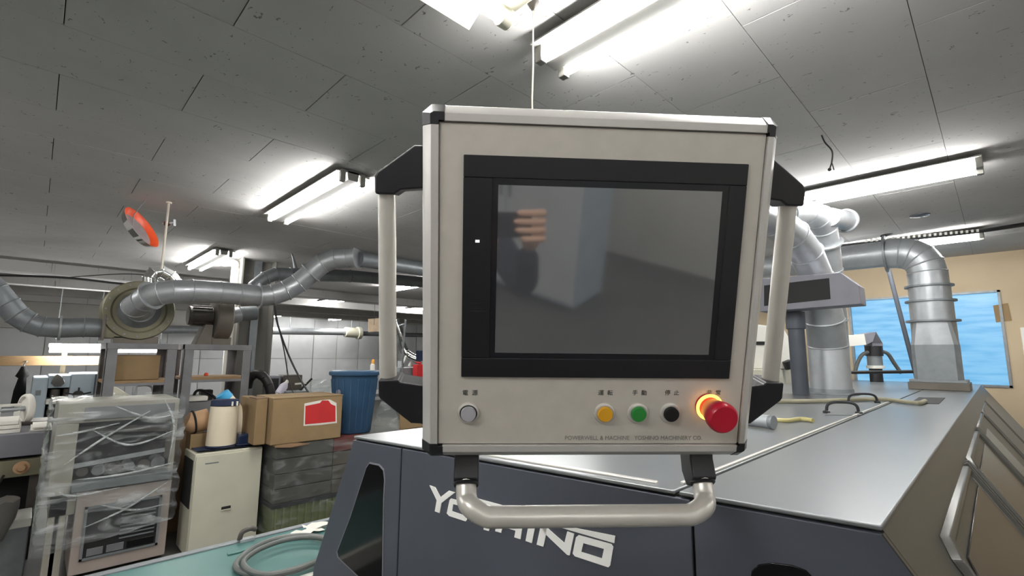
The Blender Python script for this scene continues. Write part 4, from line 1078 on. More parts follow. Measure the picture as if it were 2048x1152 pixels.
# box
xa_, xb_ = Yp(545, 850, yb_).x, Yp(683, 850, yb_).x
zb2 = (Yp(545, 799, yb_).z + Yp(683, 790, yb_).z) / 2
t = thing('cardboard_box', 'taped cardboard box with a torn red label on the carton stack', 'box', ((xa_ + xb_)/2, yb_ + 0.2, zp))
def cb(mb, x0, x1, y0, y1, z0, z1): return mb.box(x0, x1, y0, y1, z0, z1)
cb(MB(), xa_ - 0.005, xb_, yb_ + 0.002, yb_ + 0.42, zp + 0.001, zb2).build('box_body', 'card', t, 0.008)
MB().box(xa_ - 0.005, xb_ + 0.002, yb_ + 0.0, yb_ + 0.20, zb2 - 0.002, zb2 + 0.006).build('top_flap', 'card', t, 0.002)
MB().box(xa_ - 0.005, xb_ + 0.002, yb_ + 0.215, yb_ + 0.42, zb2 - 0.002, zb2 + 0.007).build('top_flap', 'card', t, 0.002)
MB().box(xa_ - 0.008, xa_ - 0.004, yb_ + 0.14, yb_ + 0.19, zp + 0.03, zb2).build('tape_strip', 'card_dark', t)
lab = [Yp(x, y, yb_ - 0.0015) for x, y in ((611, 812), (640, 806), (644, 801), (657, 801), (662, 808), (671, 812), (671, 843), (610, 849))]
wl_ = [Yp(x, y, yb_ - 0.0008) for x, y in ((609, 807), (640, 801), (660, 799), (673, 806), (674, 846), (640, 850), (607, 852))]
lb_ = MB().prism(wl_, (0, 0.002, 0)).build('torn_paper', 'paper', t)
MB().prism(lab, (0, 0.002, 0)).build('red_label', 'red_label', lb_)
# a second, larger box piece visible as the left face
t2_ = thing('cardboard_box', 'narrow brown box end left of the red labelled box', 'box', (xa_ - 0.1, yb_ + 0.3, zp))
MB().box(Yp(510, 850, yb_ + 0.10).x, xa_ - 0.012, yb_ + 0.10, yb_ + 0.52, zp + 0.001, zb2 - 0.002).build('box_body', 'card', t2_, 0.008)
MB().box(Yp(510, 850, yb_ + 0.10).x, xa_ - 0.012, yb_ + 0.10, yb_ + 0.3, zb2 - 0.004, zb2 + 0.004).build('top_flap', 'card_dark', t2_, 0.002)
# bin
bxc = D(704, 868, 4.5); bxc.z = zp
rb0, rb1 = 0.165, 0.215
zbt = zat(704, 740, bxc)
t = thing('blue_bin', 'tall blue plastic bin with overhanging rim beside the cardboard box', 'bin', bxc)
K = 40
mb = MB()
mb.lathe(bxc, (0, 0, 1), [(rb0, 0.002), (rb0 + 0.004, 0.01), (rb1 - 0.004, zbt - zp - 0.05), (rb1 - 0.002, zbt - zp - 0.045)], K)
mb.build('bin_body', 'bin_blue', t)
for k in range(20):
    a = 2*PI*k/20; dvv = Vector((math.cos(a), math.sin(a), 0))
    MB().bar(bxc + dvv*(rb0 + 0.002) + Vector((0, 0, 0.03)), bxc + dvv*(rb1 - 0.004) + Vector((0, 0, zbt - zp - 0.08)), 0.012, 0.008, up=dvv).build('bin_rib', 'bin_blue', t, 0.003)
MB().lathe(bxc + Vector((0, 0, zbt - zp - 0.05)), (0, 0, 1), [(rb1 - 0.004, 0), (rb1 + 0.016, 0.004), (rb1 + 0.02, 0.012), (rb1 + 0.02, 0.034), (rb1 + 0.008, 0.044), (rb1 - 0.02, 0.046), (0.02, 0.05)], K).build('bin_lid', 'bin_blue', t)
hs_ = zat(676, 783, bxc); rr_ = rb0 + (rb1 - rb0) * (hs_ - zp) / (zbt - zp) + 0.002
rv = ray(677, 783); rv = Vector((rv.x, rv.y)).normalized(); ctr = Vector((bxc.x, bxc.y)); tc_ = ctr.dot(rv); d2_ = (ctr - rv*tc_).length
hit = rv * (tc_ - math.sqrt(max(0.0, rr_**2 - d2_**2)))
nv = (hit - ctr).normalized()
MB().lathe((hit.x, hit.y, hs_), (nv.x, nv.y, 0), [(0.028, -0.004), (0.028, 0.003), (0.024, 0.004)], 18).build('round_sticker', 'boxgrey', t)
bo = Vector((bxc.x + 0.17, bxc.y - 0.07, zbt + 0.0))
bo = D(745, 735, 4.52); bo.z = zbt + 0.001
t = thing('spray_bottle', 'small white bottle with orange cap on the blue bin lid', 'bottle', bo)
MB().lathe(bo, (0, 0, 1), [(0.022, 0), (0.023, 0.004), (0.022, 0.05), (0.012, 0.062)], 18).build('bottle_body', 'paper', t)
MB().lathe(bo + Vector((0, 0, 0.062)), (0.1, 0, 1), [(0.014, 0), (0.015, 0.028), (0.010, 0.04)], 18).build('bottle_cap', 'orange_cap', t)
# plastic bag right of the bin
g0 = D(772, 866, 4.55); g0.z = zp
t = thing('plastic_bag', 'crumpled clear plastic bag beside the blue bin', 'bag', g0)
mb = MB(); rings = []
rnd = random.Random(4)
for k in range(9):
    z = 0.32 * k / 8; r_ = 0.115 * (1 - 0.65 * (k / 8) ** 1.6)
    rings.append([g0 + Vector((r_ * (1 + rnd.uniform(-.2, .2)) * math.cos(2*PI*i/16), r_ * (1 + rnd.uniform(-.2, .2)) * math.sin(2*PI*i/16), z)) for i in range(16)])
mb.loft(rings); mb.build('bag_film', 'film', t, smooth=180)
g1 = Yp(822, 862, 4.14)
t = thing('cardboard_piece', 'upright cardboard piece behind the lower left handle bracket', 'cardboard', (g1.x, g1.y, zp))
MB().prism([Pl(x, y, g1, Vector((0, 1, 0))) for x, y in ((800, 815), (845, 850), (862, 862))] + [Vector((Yp(862, 862, g1.y).x, g1.y, zp + 0.001)), Vector((Yp(800, 862, g1.y).x, g1.y, zp + 0.001))], (0, 0.012, 0)).build('board_sheet', 'card', t, 0.002)
# second stack carrying them further right
# ------------------------------------------------------------------ steel racks with blowers
yk = 5.20
def K_(x, y, dy=0.0): return Yp(x, y, yk + dy)
ztk = K_(350, 688).z
def rack(xL, xR, lab, shelf_y, dep=0.55):
    a = K_(xL, 750).x; b = K_(xR, 750).x
    t = thing('steel_rack', lab, 'rack', ((a + b)/2, yk + dep/2, 0))
    w = 0.075
    for x, s in ((a, 1), (b, -1)):
        for y, q in ((yk, 1), (yk + dep, -1)):
            mb = MB(); mb.box(x, x + s*w, y, y + q*0.006, 0, ztk); mb.box(x, x + s*0.006, y, y + q*w, 0, ztk); mb.build('post', 'rack', t, 0.001)
    for y in (yk - 0.004, yk + dep - 0.04): MB().box(a, b, y, y + 0.044, ztk - 0.05, ztk).build('top_beam', 'rack', t, 0.003)
    for x in (a, b - 0.04): MB().box(x, x + 0.04, yk, yk + dep, ztk - 0.05, ztk).build('side_beam', 'rack', t, 0.003)
    for z in (shelf_y, 0.55):
        MB().box(a + 0.007, b - 0.007, yk + 0.008, yk + dep - 0.008, z - 0.022, z).build('shelf_board', 'rail', t, 0.002)
        MB().box(a, b, yk + 0.001, yk + 0.007, z - 0.045, z - 0.022).build('shelf_beam', 'rack', t, 0.001)
    return t, a, b
zsh = K_(275, 761).z
rackL, ra, rb = rack(207, 351, 'grey steel rack on the left carrying the round olive blower', zsh)
rackR, rc_, rd = rack(364, 500, 'grey steel rack on the right carrying the brown blower with motor', K_(430, 754).z)
t = thing('cardboard_box', 'plain brown box on the shelf of the left steel rack', 'box', (K_(276, 760).x, yk + 0.25, zsh))
MB().box(K_(230, 735).x, K_(323, 735).x, yk + 0.08, yk + 0.42, zsh + 0.001, K_(276, 711, 0.08).z).build('box_body', 'card', t, 0.006)
MB().box(K_(230, 735).x, K_(323, 735).x, yk + 0.078, yk + 0.248, K_(276, 711, 0.08).z - 0.002, K_(276, 711, 0.08).z + 0.004).build('top_flap', 'card_dark', t, 0.002)
zsr = K_(430, 754).z
p = K_(372, 742)
t = thing('orange_card', 'orange card standing on the right steel rack shelf', 'card', (p.x, yk + 0.3, zsr))
MB().box(Yp(365, 740, yk + 0.35).x, Yp(377, 740, yk + 0.35).x + 0.03, yk + 0.35, yk + 0.36, zsr + 0.001, Yp(370, 730, yk + 0.35).z).build('card_sheet', 'orange', t, 0.001)
p = Yp(412, 752, yk + 0.3)
t = thing('red_stopper', 'tiny red knob lying on the right steel rack shelf', 'knob', (p.x, yk + 0.3, zsr))
MB().lathe((p.x, yk + 0.3, zsr + 0.001), (0, 0, 1), [(0.018, 0), (0.02, 0.015), (0.012, 0.03)], 14).build('knob_body', 'orange', t)
# round olive blower
yf = yk + 0.30
fc = Yp(276, 622, yf); R = fc.z - 0.285 - ztk
RS = 0.265
t = thing('blower', 'large round olive centrifugal blower on the left steel rack', 'blower', (fc.x, yf, ztk))
YA = Vector((0, -1, 0))
MB().lathe(fc + Vector((0, 0.12, 0)), YA, [(0.05, 0), (RS - 0.01, 0), (RS, 0.01), (RS, 0.22), (RS - 0.01, 0.235), (RS - 0.06, 0.235), (RS - 0.075, 0.222), (0.12, 0.222)], 48).build('scroll_casing', 'olive', t)
MB().lathe(fc + Vector((0, -0.105, 0)), YA, [(0.16, 0), (0.14, 0.02), (0.115, 0.05), (0.108, 0.06)], 32).build('inlet_cone', 'galv_dark', t)
zo0, zo1 = fc.z - RS + 0.01, fc.z - 0.075
xo = Yp(205, 655, yf).x
MB().box(xo, fc.x, yf - 0.10, yf + 0.11, zo0, zo1).build('outlet_box', 'olive', t, 0.006)
MB().box(xo - 0.012, xo + 0.01, yf - 0.125, yf + 0.135, zo0 - 0.02, zo1 + 0.02).build('outlet_flange', 'fan_brown', t, 0.003)
for k in range(16):
    a = 2*PI*k/16
    MB().cyl(fc + Vector((math.cos(a)*(RS - 0.03), -0.117, math.sin(a)*(RS - 0.03))), fc + Vector((math.cos(a)*(RS - 0.03), -0.124, math.sin(a)*(RS - 0.03))), 0.008, n=6).build('bolt', 'galv_dark', t)
MB().box(fc.x - 0.16, fc.x + 0.16, yf - 0.1, yf + 0.1, ztk + 0.001, fc.z - RS + 0.03).build('stand', 'fan_brown', t, 0.004)
MB().cyl(fc + Vector((0, 0.12, 0)), fc + Vector((0, 0.40, 0)), 0.12, n=24).build('motor', 'motor', t, 0.01)
# brown blower with motor
fc2 = Yp(441, 637, yf)
t = thing('blower', 'narrow brown blower with dark ribbed motor on the right steel rack', 'blower', (fc2.x, yf, ztk))
XA = Vector((1, 0, 0))
MB().lathe(fc2 + Vector((-0.07, 0, 0)), XA, [(0.05, 0), (0.215, 0), (0.225, 0.012), (0.225, 0.13), (0.215, 0.142), (0.06, 0.142)], 40).build('scroll_casing', 'fan_brown', t)
m0 = Yp(376, 624, yf)
MB().cyl((m0.x, yf, fc2.z + 0.015), (fc2.x - 0.07, yf, fc2.z + 0.015), 0.092, n=28).build('motor', 'motor', t, 0.01)
for k in range(14):
    a = 2*PI*k/14; dvv = Vector((0, math.cos(a), math.sin(a)))
    MB().bar(Vector((m0.x + 0.03, yf, fc2.z + 0.015)) + dvv*0.096, Vector((fc2.x - 0.09, yf, fc2.z + 0.015)) + dvv*0.096, 0.008, 0.014, up=dvv).build('cooling_rib', 'motor', t)
mx0, mx1 = Yp(398, 660, yf).x, fc2.x - 0.08
MB().prism([Vector((mx0 - 0.04, yf - 0.1, ztk + 0.001)), Vector((mx1, yf - 0.1, ztk + 0.001)), Vector((mx1, yf - 0.1, fc2.z - 0.07)), Vector((mx0 + 0.03, yf - 0.1, fc2.z - 0.07))], (0, 0.2, 0)).build('motor_stand', 'fan_brown', t, 0.004)
MB().cyl(fc2 + Vector((0.072, 0, 0.02)), Yp(480, 628, yf) + Vector((0, 0, 0)), 0.085, 0.075, 24).build('inlet_pipe', 'galv', t)
MB().cyl(Yp(480, 628, yf), Yp(512, 626, yf), 0.075, n=24).build('inlet_pipe', 'galv_dark', t)
MB().box(fc2.x - 0.09, fc2.x + 0.09, yf - 0.09, yf + 0.09, ztk + 0.001, fc2.z - 0.19).build('stand', 'fan_brown', t, 0.004)

# ducts on the left
yi = yf - 0.16
P_ = lambda x, y, Y: Yp(x, y, Y)
duct('bent_duct', 'long bent galvanised duct from the olive blower rising right to the ceiling',
     [Vector((fc.x, yf - 0.15, fc.z)), P_(272, 612, 5.24), P_(289, 600, 5.10), P_(303, 591, 5.02), P_(322, 586, 4.97), P_(347, 583, 4.95), P_(384, 582, 4.95), P_(440, 585, 4.95), P_(478, 588, 4.95), P_(519, 592, 4.95),
      P_(545, 590, 4.93), P_(572, 581, 4.9), P_(598, 566, 4.86), P_(622, 546, 4.8), P_(645, 527, 4.74), P_(672, 517, 4.66), P_(697, 515, 4.58), P_(716, 514, 4.5)],
     [0.1]*18, flanges=(3, 9, 13, 17))
s0 = P_(716, 516, 4.5)
duct('straight_duct', 'straight duct continuing right from the bent duct behind the left handle',
     [s0 + Vector((0.02, 0, -0.01)), s0 + Vector((0.9, 0, -0.012)), s0 + Vector((1.9, 0, -0.014)), s0 + Vector((5.2, 0, -0.016)), Vector((X1, s0.y, s0.z - 0.02))], 0.078, m='galv_dark')
s1 = P_(548, 552, 5.2)
duct('straight_duct', 'lower parallel duct running right just below the straight one',
     [P_(505, 575, 5.2), P_(530, 556, 5.2), P_(552, 548, 5.2), P_(580, 549, 5.2), P_(700, 552, 5.2), P_(850, 565, 5.2), P_(980, 578, 5.2)],
     [0.06, 0.065, 0.07, 0.07, 0.07, 0.07, 0.07], m='galv_dark')
t = thing('hanger_rod', 'thin rod with small funnel holding the lower duct near the column', 'rod', P_(588, 540, 5.2))
MB().tube([P_(575, 480, 5.2), P_(586, 515, 5.2), P_(592, 540, 5.2)], [0.006, 0.010, 0.022], 10).build('rod_bar', 'galv_dark', t)
MB().ball(P_(575, 479, 5.2), 0.01).build('rod_tip', 'white_metal', t)
MB().tube([P_(575, 481, 5.2), Zp(566, 452, CEIL)], 0.003, 6).build('hanger_wire', 'galv_dark', t)
so = Vector((xo, yf, (zo0 + zo1)/2))
duct('outlet_duct', 'grey duct leaving the olive blower to the left and curving upward',
     [so, so + Vector((-0.12, 0, 0.0)), P_(120, 656, yf), P_(84, 653, yf), P_(58, 645, yf), P_(34, 630, yf), P_(14, 608, yf), P_(-10, 580, yf), P_(-45, 545, yf)],
     0.082, flanges=(2,), m='galv_dark')
y5 = 6.0
duct('silver_elbow', 'shiny silver elbow duct peeking above the bent duct by the hanging rod', [P_(300, 575, y5), P_(300, 556, y5), P_(308, 545, y5), P_(324, 543, y5), P_(340, 552, y5), P_(354, 568, y5)], 0.062, m='chrome')
MB().cyl(P_(324, 543, y5), (P_(324, 543, y5).x, y5, CEIL), 0.006, n=8).build('hanger', 'galv_dark', bpy.data.objects['silver_elbow'])
t = thing('hanger_rod', 'pale vertical rod with clamp hanging from the ceiling over the silver elbow', 'rod', P_(325, 538, 5.7))
pt_ = Zp(338, 404, CEIL); dd0 = (pt_ - EYE).length / ray(338, 404).length
MB().cyl(pt_, (pt_.x, pt_.y, zat(327, 538, pt_)), 0.0075, n=10).build('rod_bar', 'cord', t)
MB().cyl(pt_ - Vector((0, 0, 0.012)), pt_, 0.018, n=12).build('rod_top', 'cord', t)
MB().ball(D(334, 447, dd0), 0.020).build('clamp_block', 'carton_red', t)
MB().bar(D(326, 447, dd0), D(350, 445, dd0), 0.012, 0.012).build('clamp_screw', 'galv', t)
MB().bar(D(349, 439, dd0), D(349, 452, dd0), 0.014, 0.014).build('clamp_wing', 'galv', t)
# round lamp shade
sc0 = D(284, 455, 3.3)
vr = ray(284, 455).normalized()
eu = RC @ Vector((0.92, 0.42, 0)); eu = (eu - vr * eu.dot(vr)).normalized()
nw = (eu * 0.95 - vr * 0.31).normalized()
t = thing('lamp_shade', 'silver round shade with orange inside hanging tilted under the left ceiling', 'shade', sc0)
rs_ = 0.150
MB().lathe(sc0 - nw*0.05, nw, [(0.03, -0.02), (0.07, -0.012), (rs_*0.86, 0.01), (rs_, 0.05), (rs_ + 0.004, 0.052)], 36, True, False).build('outer_shell', 'chrome', t)
MB().lathe(sc0 - nw*0.05, nw, [(rs_ + 0.004, 0.052), (rs_ - 0.006, 0.048), (rs_*0.80, 0.016)], 36, False, False).build('orange_lining', 'orange', t)
MB().lathe(sc0 - nw*0.05, nw, [(rs_*0.80, 0.016), (0.06, 0.004), (0.005, 0.0)], 36, False, True).build('reflector_bowl', 'galv', t)
MB().tube([sc0 - nw*0.07, sc0 - nw*0.07 + Vector((0, 0, 0.12)), Vector((sc0.x, sc0.y, CEIL)) - nw*0.07*0], 0.003, 6).build('hanging_wire', 'galv_dark', t)
# ceiling cable far left
t = thing('ceiling_cable', 'black cable sagging along the far left ceiling to the blower', 'cable', D(150, 556, 5.2))
MB().tube(smooth([D(x, y, 5.2) for x, y in ((-40, 550), (60, 552), (140, 556), (220, 565), (300, 573))], 5), 0.012, 8).build('cable_strand', 'cable', t)
MB().tube(smooth([D(x, y, 5.25) for x, y in ((120, 556), (200, 550), (260, 548), (320, 553))], 5), 0.005, 8).build('cable_strand', 'cable', t)
t = thing('hanging_cables', 'two black cables slanting down from the duct to the cardboard box', 'cable', D(556, 640, 4.7))
MB().tube(smooth([D(546, 590, 4.85), D(553, 640, 4.75), D(575, 705, 4.6), D(600, 757, 4.5), D(622, 793, 4.45)], 5), 0.009, 8).build('cable_strand', 'cable', t)
MB().tube(smooth([D(546, 590, 4.86), D(556, 648, 4.8), D(568, 700, 4.75), D(578, 760, 4.7), D(590, 795, 4.65)], 5), 0.006, 8).build('cable_strand', 'cable', t)
t = thing('suction_hose', 'thick black hose arching beside the column behind the cardboard box', 'hose', D(540, 800, 4.9))
MB().tube(smooth([D(495, 775, 4.9), D(500, 757, 4.9), D(514, 748, 4.9), D(530, 757, 4.9), D(540, 780, 4.9), D(543, 815, 4.9)], 6), 0.045, 16).build('hose_tube', 'cable', t)
for k, (x, y) in enumerate(((502, 753), (514, 749), (527, 755), (536, 769), (541, 790))):
    MB().ring(D(x, y, 4.9), D(*[(514, 745), (530, 757), (535, 775), (541, 790), (543, 815)][k], 4.9) - D(x, y, 4.9), 0.045, 0.006, 18, 6).build('hose_ridge', 'cable', t)
# white down pipe by the column
pw = Vector((1.50, 5.75, 0))
pw = Zp(474, 512, CEIL); pw = Vector((pw.x * 1.03, pw.y * 1.03, 0))
t = thing('white_conduit', 'white pipe elbow coming down beside the grey column top', 'pipe', pw)
MB().tube(smooth([Vector((pw.x - 0.10, pw.y + 0.09, CEIL - 0.05)), Vector((pw.x - 0.03, pw.y + 0.02, CEIL - 0.05)), Vector((pw.x, pw.y, CEIL - 0.09)), Vector((pw.x, pw.y, CEIL - 0.2)), Vector((pw.x, pw.y, 1.2)), Vector((pw.x, pw.y, 0.0))], 5), 0.045, 16).build('pipe_tube', 'white_metal', t)

# ------------------------------------------------------------------ far pipe, notes, bench items
yh = 13.6
t = thing('far_pipe', 'long silver pipe along the far white wall with cream valve end', 'pipe', P_(500, 663, yh))
MB().cyl(P_(200, 657, yh), P_(690, 664, yh), 0.095, n=20).build('pipe_tube', 'galv', t)
MB().cyl(P_(690, 664, yh), P_(714, 666, yh), 0.15, n=20).build('valve_body', 'cream_metal', t, 0.01)
MB().cyl(P_(714, 666, yh), P_(721, 666, yh), 0.19, n=20).build('valve_flange', 'cream_metal', t, 0.01)
MB().cyl(P_(721, 667, yh), P_(900, 672, yh), 0.07, n=16).build('pipe_tube', 'galv_dark', t)
for x in (260, 420, 580, 703):
    q = P_(x, 660, yh); MB().cyl(q, (q.x, q.y, CEIL), 0.012, n=8).build('hanger', 'galv_dark', t)
q = P_(748, 650, 9.0)
t = thing('hanging_sign', 'small tan paper sign hanging left of the panel handle', 'sign', q)
MB().prism([P_(x, y, 9.0) for x, y in ((737, 638), (758, 636), (758, 663), (737, 664))], (0, 0.01, 0)).build('sign_sheet', 'paper_tan', t)
MB().cyl(q, (q.x, q.y + 0.005, CEIL), 0.004, n=6).build('sign_wire', 'cable', t)
# bench behind the box
ybn = 6.3
zbn = Yp(570, 798, ybn).z
bx0_, bx1_ = Yp(515, 790, ybn).x, Yp(860, 790, ybn).x
t = thing('work_bench', 'grey work bench behind the cardboard box and blue bin', 'bench', ((bx0_ + bx1_)/2, ybn + 0.35, 0))
MB().box(bx0_, bx1_, ybn, ybn + 0.75, zbn - 0.04, zbn).build('bench_top', 'rack', t, 0.004)
for x in (bx0_ + 0.05, bx1_ - 0.1):
    for y in (ybn + 0.03, ybn + 0.67): MB().box(x, x + 0.05, y, y + 0.05, 0, zbn - 0.04).build('leg', 'rack', t, 0.003)
def benchbox(nm, lab, cat, x0, x1, ytop, m, dy=0.1, dep=0.2, bev=0.008, extra=None):
    y = ybn + dy; a = Yp(x0, 770, y); b = Yp(x1, 770, y); z = Yp((x0 + x1)/2, ytop, y).z
    t = thing(nm, lab, cat, ((a.x + b.x)/2, y, zbn))
    MB().box(a.x, b.x, y, y + dep, zbn + 0.001, z).build('case', m, t, bev)
    return t, a, b, z, y
t, a, b, z, y = benchbox('dark_case', 'dark grey case on the bench right of the black hose', 'case', 532, 560, 752, 'boxgrey', 0.3)
MB().box(a.x + 0.02, b.x - 0.02, y - 0.006, y + 0.002, zbn + 0.08, z - 0.03).build('front_plate', 'dark', t, 0.002)
t, a, b, z, y = benchbox('dark_case', 'wider dark case on the bench crossed by the slanting cables', 'case', 566, 604, 750, 'motor', 0.3)
MB().box(a.x + 0.02, b.x - 0.02, y - 0.006, y + 0.002, zbn + 0.05, z - 0.03).build('front_plate', 'carton_a', t, 0.002)
def jar(lab, x, ytop, r, m, dy, capm='paper'):
    y = ybn + dy; p = Yp(x, 790, y); z = Yp(x, ytop, y).z
    t = thing('white_jar', lab, 'jar', (p.x, y, zbn))
    MB().lathe((p.x, y, zbn + 0.001), (0, 0, 1), [(r, 0), (r, (z - zbn)*0.8), (r*0.85, (z - zbn)*0.86)], 18).build('jar_body', m, t)
    MB().lathe((p.x, y, zbn + (z - zbn)*0.86), (0, 0, 1), [(r*0.9, 0), (r*0.9, (z - zbn)*0.13)], 18).build('jar_lid', capm, t)
jar('white jar on the bench left of the black hose end', 530, 785, 0.045, 'paper', 0.05)
jar('white jar on the bench right of the black hose end', 549, 785, 0.04, 'paper', 0.04)
p = Yp(567, 780, ybn + 0.12)
t = thing('tilted_bottle', 'pale lilac bottle leaning on the bench by the slanting cables', 'bottle', (p.x, ybn + 0.12, zbn))
MB().tube([Yp(558, 787, ybn + 0.12), Yp(568, 772, ybn + 0.12), Yp(572, 766, ybn + 0.12)], [0.05, 0.05, 0.025], 18).build('bottle_body', 'lilac', t)
MB().tube([Yp(572, 766, ybn + 0.12), Yp(576, 761, ybn + 0.12)], 0.022, 14).build('bottle_cap', 'paper', t)
t, a, b, z, y = benchbox('grey_tool_case', 'low sloping grey tool case with black bars on the bench', 'case', 575, 618, 782, 'galv_dark', 0.0, 0.22)
MB().bar(Yp(598, 783, ybn + 0.1), Yp(624, 757, ybn + 0.1), 0.02, 0.02).build('lever_bar', 'cable', t)
MB().bar(Yp(590, 768, ybn + 0.1), Yp(612, 766, ybn + 0.1), 0.02, 0.02).build('cross_bar', 'paper', t)
MB().bar(Yp(600, 783, ybn + 0.1), Yp(612, 765, ybn + 0.1), 0.016, 0.016).build('lever_bar', 'cable', t)
p = Yp(644, 788, ybn + 0.2)
t = thing('plastic_bag', 'heap of clear plastic film on the bench left of the blue bin', 'bag', (p.x, ybn + 0.2, zbn))
mb = MB(); rings = []
for k in range(8):
    z = (Yp(644, 760, ybn + 0.2).z - zbn) * k / 7; r_ = 0.30 * (1 - 0.6 * (k / 7) ** 1.4)
    rings.append([Vector((p.x + r_ * (1 + rnd.uniform(-.15, .15)) * math.cos(2*PI*i/16), ybn + 0.35 + 0.6*r_ * (1 + rnd.uniform(-.15, .15)) * math.sin(2*PI*i/16), zbn + 0.001 + z)) for i in range(16)])
mb.loft(rings); mb.build('bag_film', 'film', t, smooth=180)
# things in the gap between left handle and panel
t, a, b, z, y = benchbox('grey_machine', 'small grey machine seen in the left handle gap', 'machine', 798, 870, 735, 'galv_dark', 0.2, 0.4)
MB().bar(Yp(803, 733, y), Yp(812, 712, y), 0.02, 0.02).build('lever_bar', 'white_metal', t)
MB().bar(Yp(818, 733, y), Yp(829, 708, y), 0.03, 0.03).build('lever_bar', 'white_metal', t)
MB().cyl((Yp(808, 735, y).x, y + 0.1, z), (Yp(808, 735, y).x, y + 0.1, Yp(808, 722, y).z), 0.05, n=14).build('knob', 'galv', t)
t, a, b, z, y = benchbox('red_tin', 'red tin at the panel edge in the left handle gap', 'tin', 833, 850, 729, 'red_label', 0.02, 0.12)
q = D(842, 706, 6.2)
t = thing('blue_monitor', 'small dark blue monitor back at the panel edge above the red tin', 'monitor', q)
MB().prism([D(x, y, 6.3) for x, y in ((832, 701), (862, 701), (862, 722), (832, 722))], ray(840, 706).normalized() * 0.05).build('monitor_case', 'navy', t, 0.004)
q = D(850, 720, 6.3); MB().cyl(q, (q.x, q.y, zbn if ybn < q.y < ybn + 0.75 else 0), 0.02, n=10).build('monitor_stand', 'navy', t)
t = thing('flexible_duct', 'shiny flexible duct curling down in the left handle gap', 'duct', D(806, 650, 7.5))
pts = smooth([D(x, y, 7.5) for x, y in ((790, 640), (800, 668), (803, 688), (812, 706), (826, 716), (845, 722))], 7)
MB().tube(pts, [0.062 + 0.006 * (i % 2) for i in range(len(pts))], 16).build('duct_tube', 'chrome', t)
t = thing('steel_stand', 'thin grey pipe stand seen in the left handle gap', 'stand', D(812, 700, 7.0))
MB().tube([D(811, 640, 7.0), D(810, 656, 7.0), D(806, 700, 7.0), Vector((D(806, 700, 7.0).x, D(806, 700, 7.0).y, 0.0))], 0.014, 8).build('stand_pipe', 'galv_dark', t)
MB().tube([D(798, 652, 7.0), D(811, 648, 7.0)], 0.014, 8).build('stand_pipe', 'galv_dark', t)

# ------------------------------------------------------------------ far left
yq = 9.0
a = Yp(52, 845, yq); b = Yp(207, 845, yq)
zt9 = Yp(130, 751, yq).z
t = thing('offset_press', 'pale blue grey press far behind the wrapped machine', 'machine', ((a.x + b.x)/2, yq + 0.4, 0))
xm = Yp(92, 800, yq).x; xn = Yp(136, 800, yq).x
MB().box(a.x, xm, yq, yq + 0.8, 0, zt9 - 0.02).build('left_column', 'lblue', t, 0.02)
MB().box(xn, b.x, yq, yq + 0.8, 0, zt9 + 0.02).build('right_column', 'lblue', t, 0.02)
MB().box(xm, xn, yq, yq + 0.8, Yp(112, 776, yq).z, zt9).build('bridge', 'lblue', t, 0.01)
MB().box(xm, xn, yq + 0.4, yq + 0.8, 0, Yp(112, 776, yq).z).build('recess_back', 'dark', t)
MB().box(xm, xn, yq - 0.02, yq + 0.4, Yp(112, 800, yq).z - 0.05, Yp(112, 797, yq).z).build('cross_rail', 'white_metal', t, 0.004)
for k in range(3):
    MB().cyl((xm + 0.08 + k*0.13, yq + 0.1, Yp(112, 794, yq).z), (xm + 0.08 + k*0.13, yq + 0.1, Yp(112, 779, yq).z), 0.05, n=14).build('roller', 'motor', t)
dm = Yp(115, 764, yq - 0.02)
MB().prism([Yp(x, y, yq - 0.03) for x, y in ((101, 766), (108, 752), (116, 748), (126, 755), (130, 766), (122, 773), (108, 773))], (0, 0.03, 0)).build('guard', 'chrome', t, 0.004)
MB().box(Yp(54, 0, yq).x if False else a.x + 0.05, xm - 0.06, yq - 0.008, yq + 0.001, Yp(70, 791, yq).z, Yp(70, 781, yq).z).build('slot', 'galv_dark', t, 0.002)
hb = Yp(156, 790, yq - 0.06)
MB().ball(hb, 0.06).build('hand_wheel_hub', 'dark', t)
for k in range(5):
    an = 2*PI*k/5 + 0.3
    MB().bar(hb, hb + Vector((math.cos(an)*0.14, 0, math.sin(an)*0.10)), 0.02, 0.02).build('wheel_spoke', 'dark', t)
MB().cyl(hb, hb + Vector((0, 0.07, 0)), 0.03, n=12).build('wheel_shaft', 'galv', t)
for x in (188, 196): MB().cyl((Yp(x, 800, yq - 0.1).x, yq - 0.1, Yp(x, 848, yq).z), (Yp(x, 800, yq - 0.1).x, yq - 0.1, Yp(x, 748, yq).z), 0.02, n=10).build('guard_pipe', 'pole', t)
# wall tube lamp
yl_ = 9.6
t = thing('wall_lamp', 'horizontal tube lamp far left above the pale blue press', 'lamp', Yp(160, 697, yl_))
MB().cyl(Yp(99, 697, yl_), Yp(206, 698, yl_), 0.055, n=14).build('tube', 'tube', t)
MB().bar(Yp(97, 690, yl_ + 0.06), Yp(208, 691, yl_ + 0.06), 0.12, 0.05).build('housing', 'white_metal', t, 0.004)
for x in (110, 195): q = Yp(x, 690, yl_ + 0.06); MB().cyl(q, (q.x, q.y, CEIL), 0.008, n=6).build('hanger', 'galv', t)
t = thing('wall_lamp', 'second tube lamp seen through the top of the left steel rack', 'lamp', Yp(245, 699, yl_))
MB().cyl(Yp(224, 699, yl_), Yp(330, 700, yl_), 0.045, n=14).build('tube', 'tube', t)
MB().bar(Yp(222, 692, yl_ + 0.06), Yp(332, 693, yl_ + 0.06), 0.12, 0.05).build('housing', 'white_metal', t, 0.004)
for x in (235, 320): q = Yp(x, 690, yl_ + 0.06); MB().cyl(q, (q.x, q.y, CEIL), 0.008, n=6).build('hanger', 'galv', t)
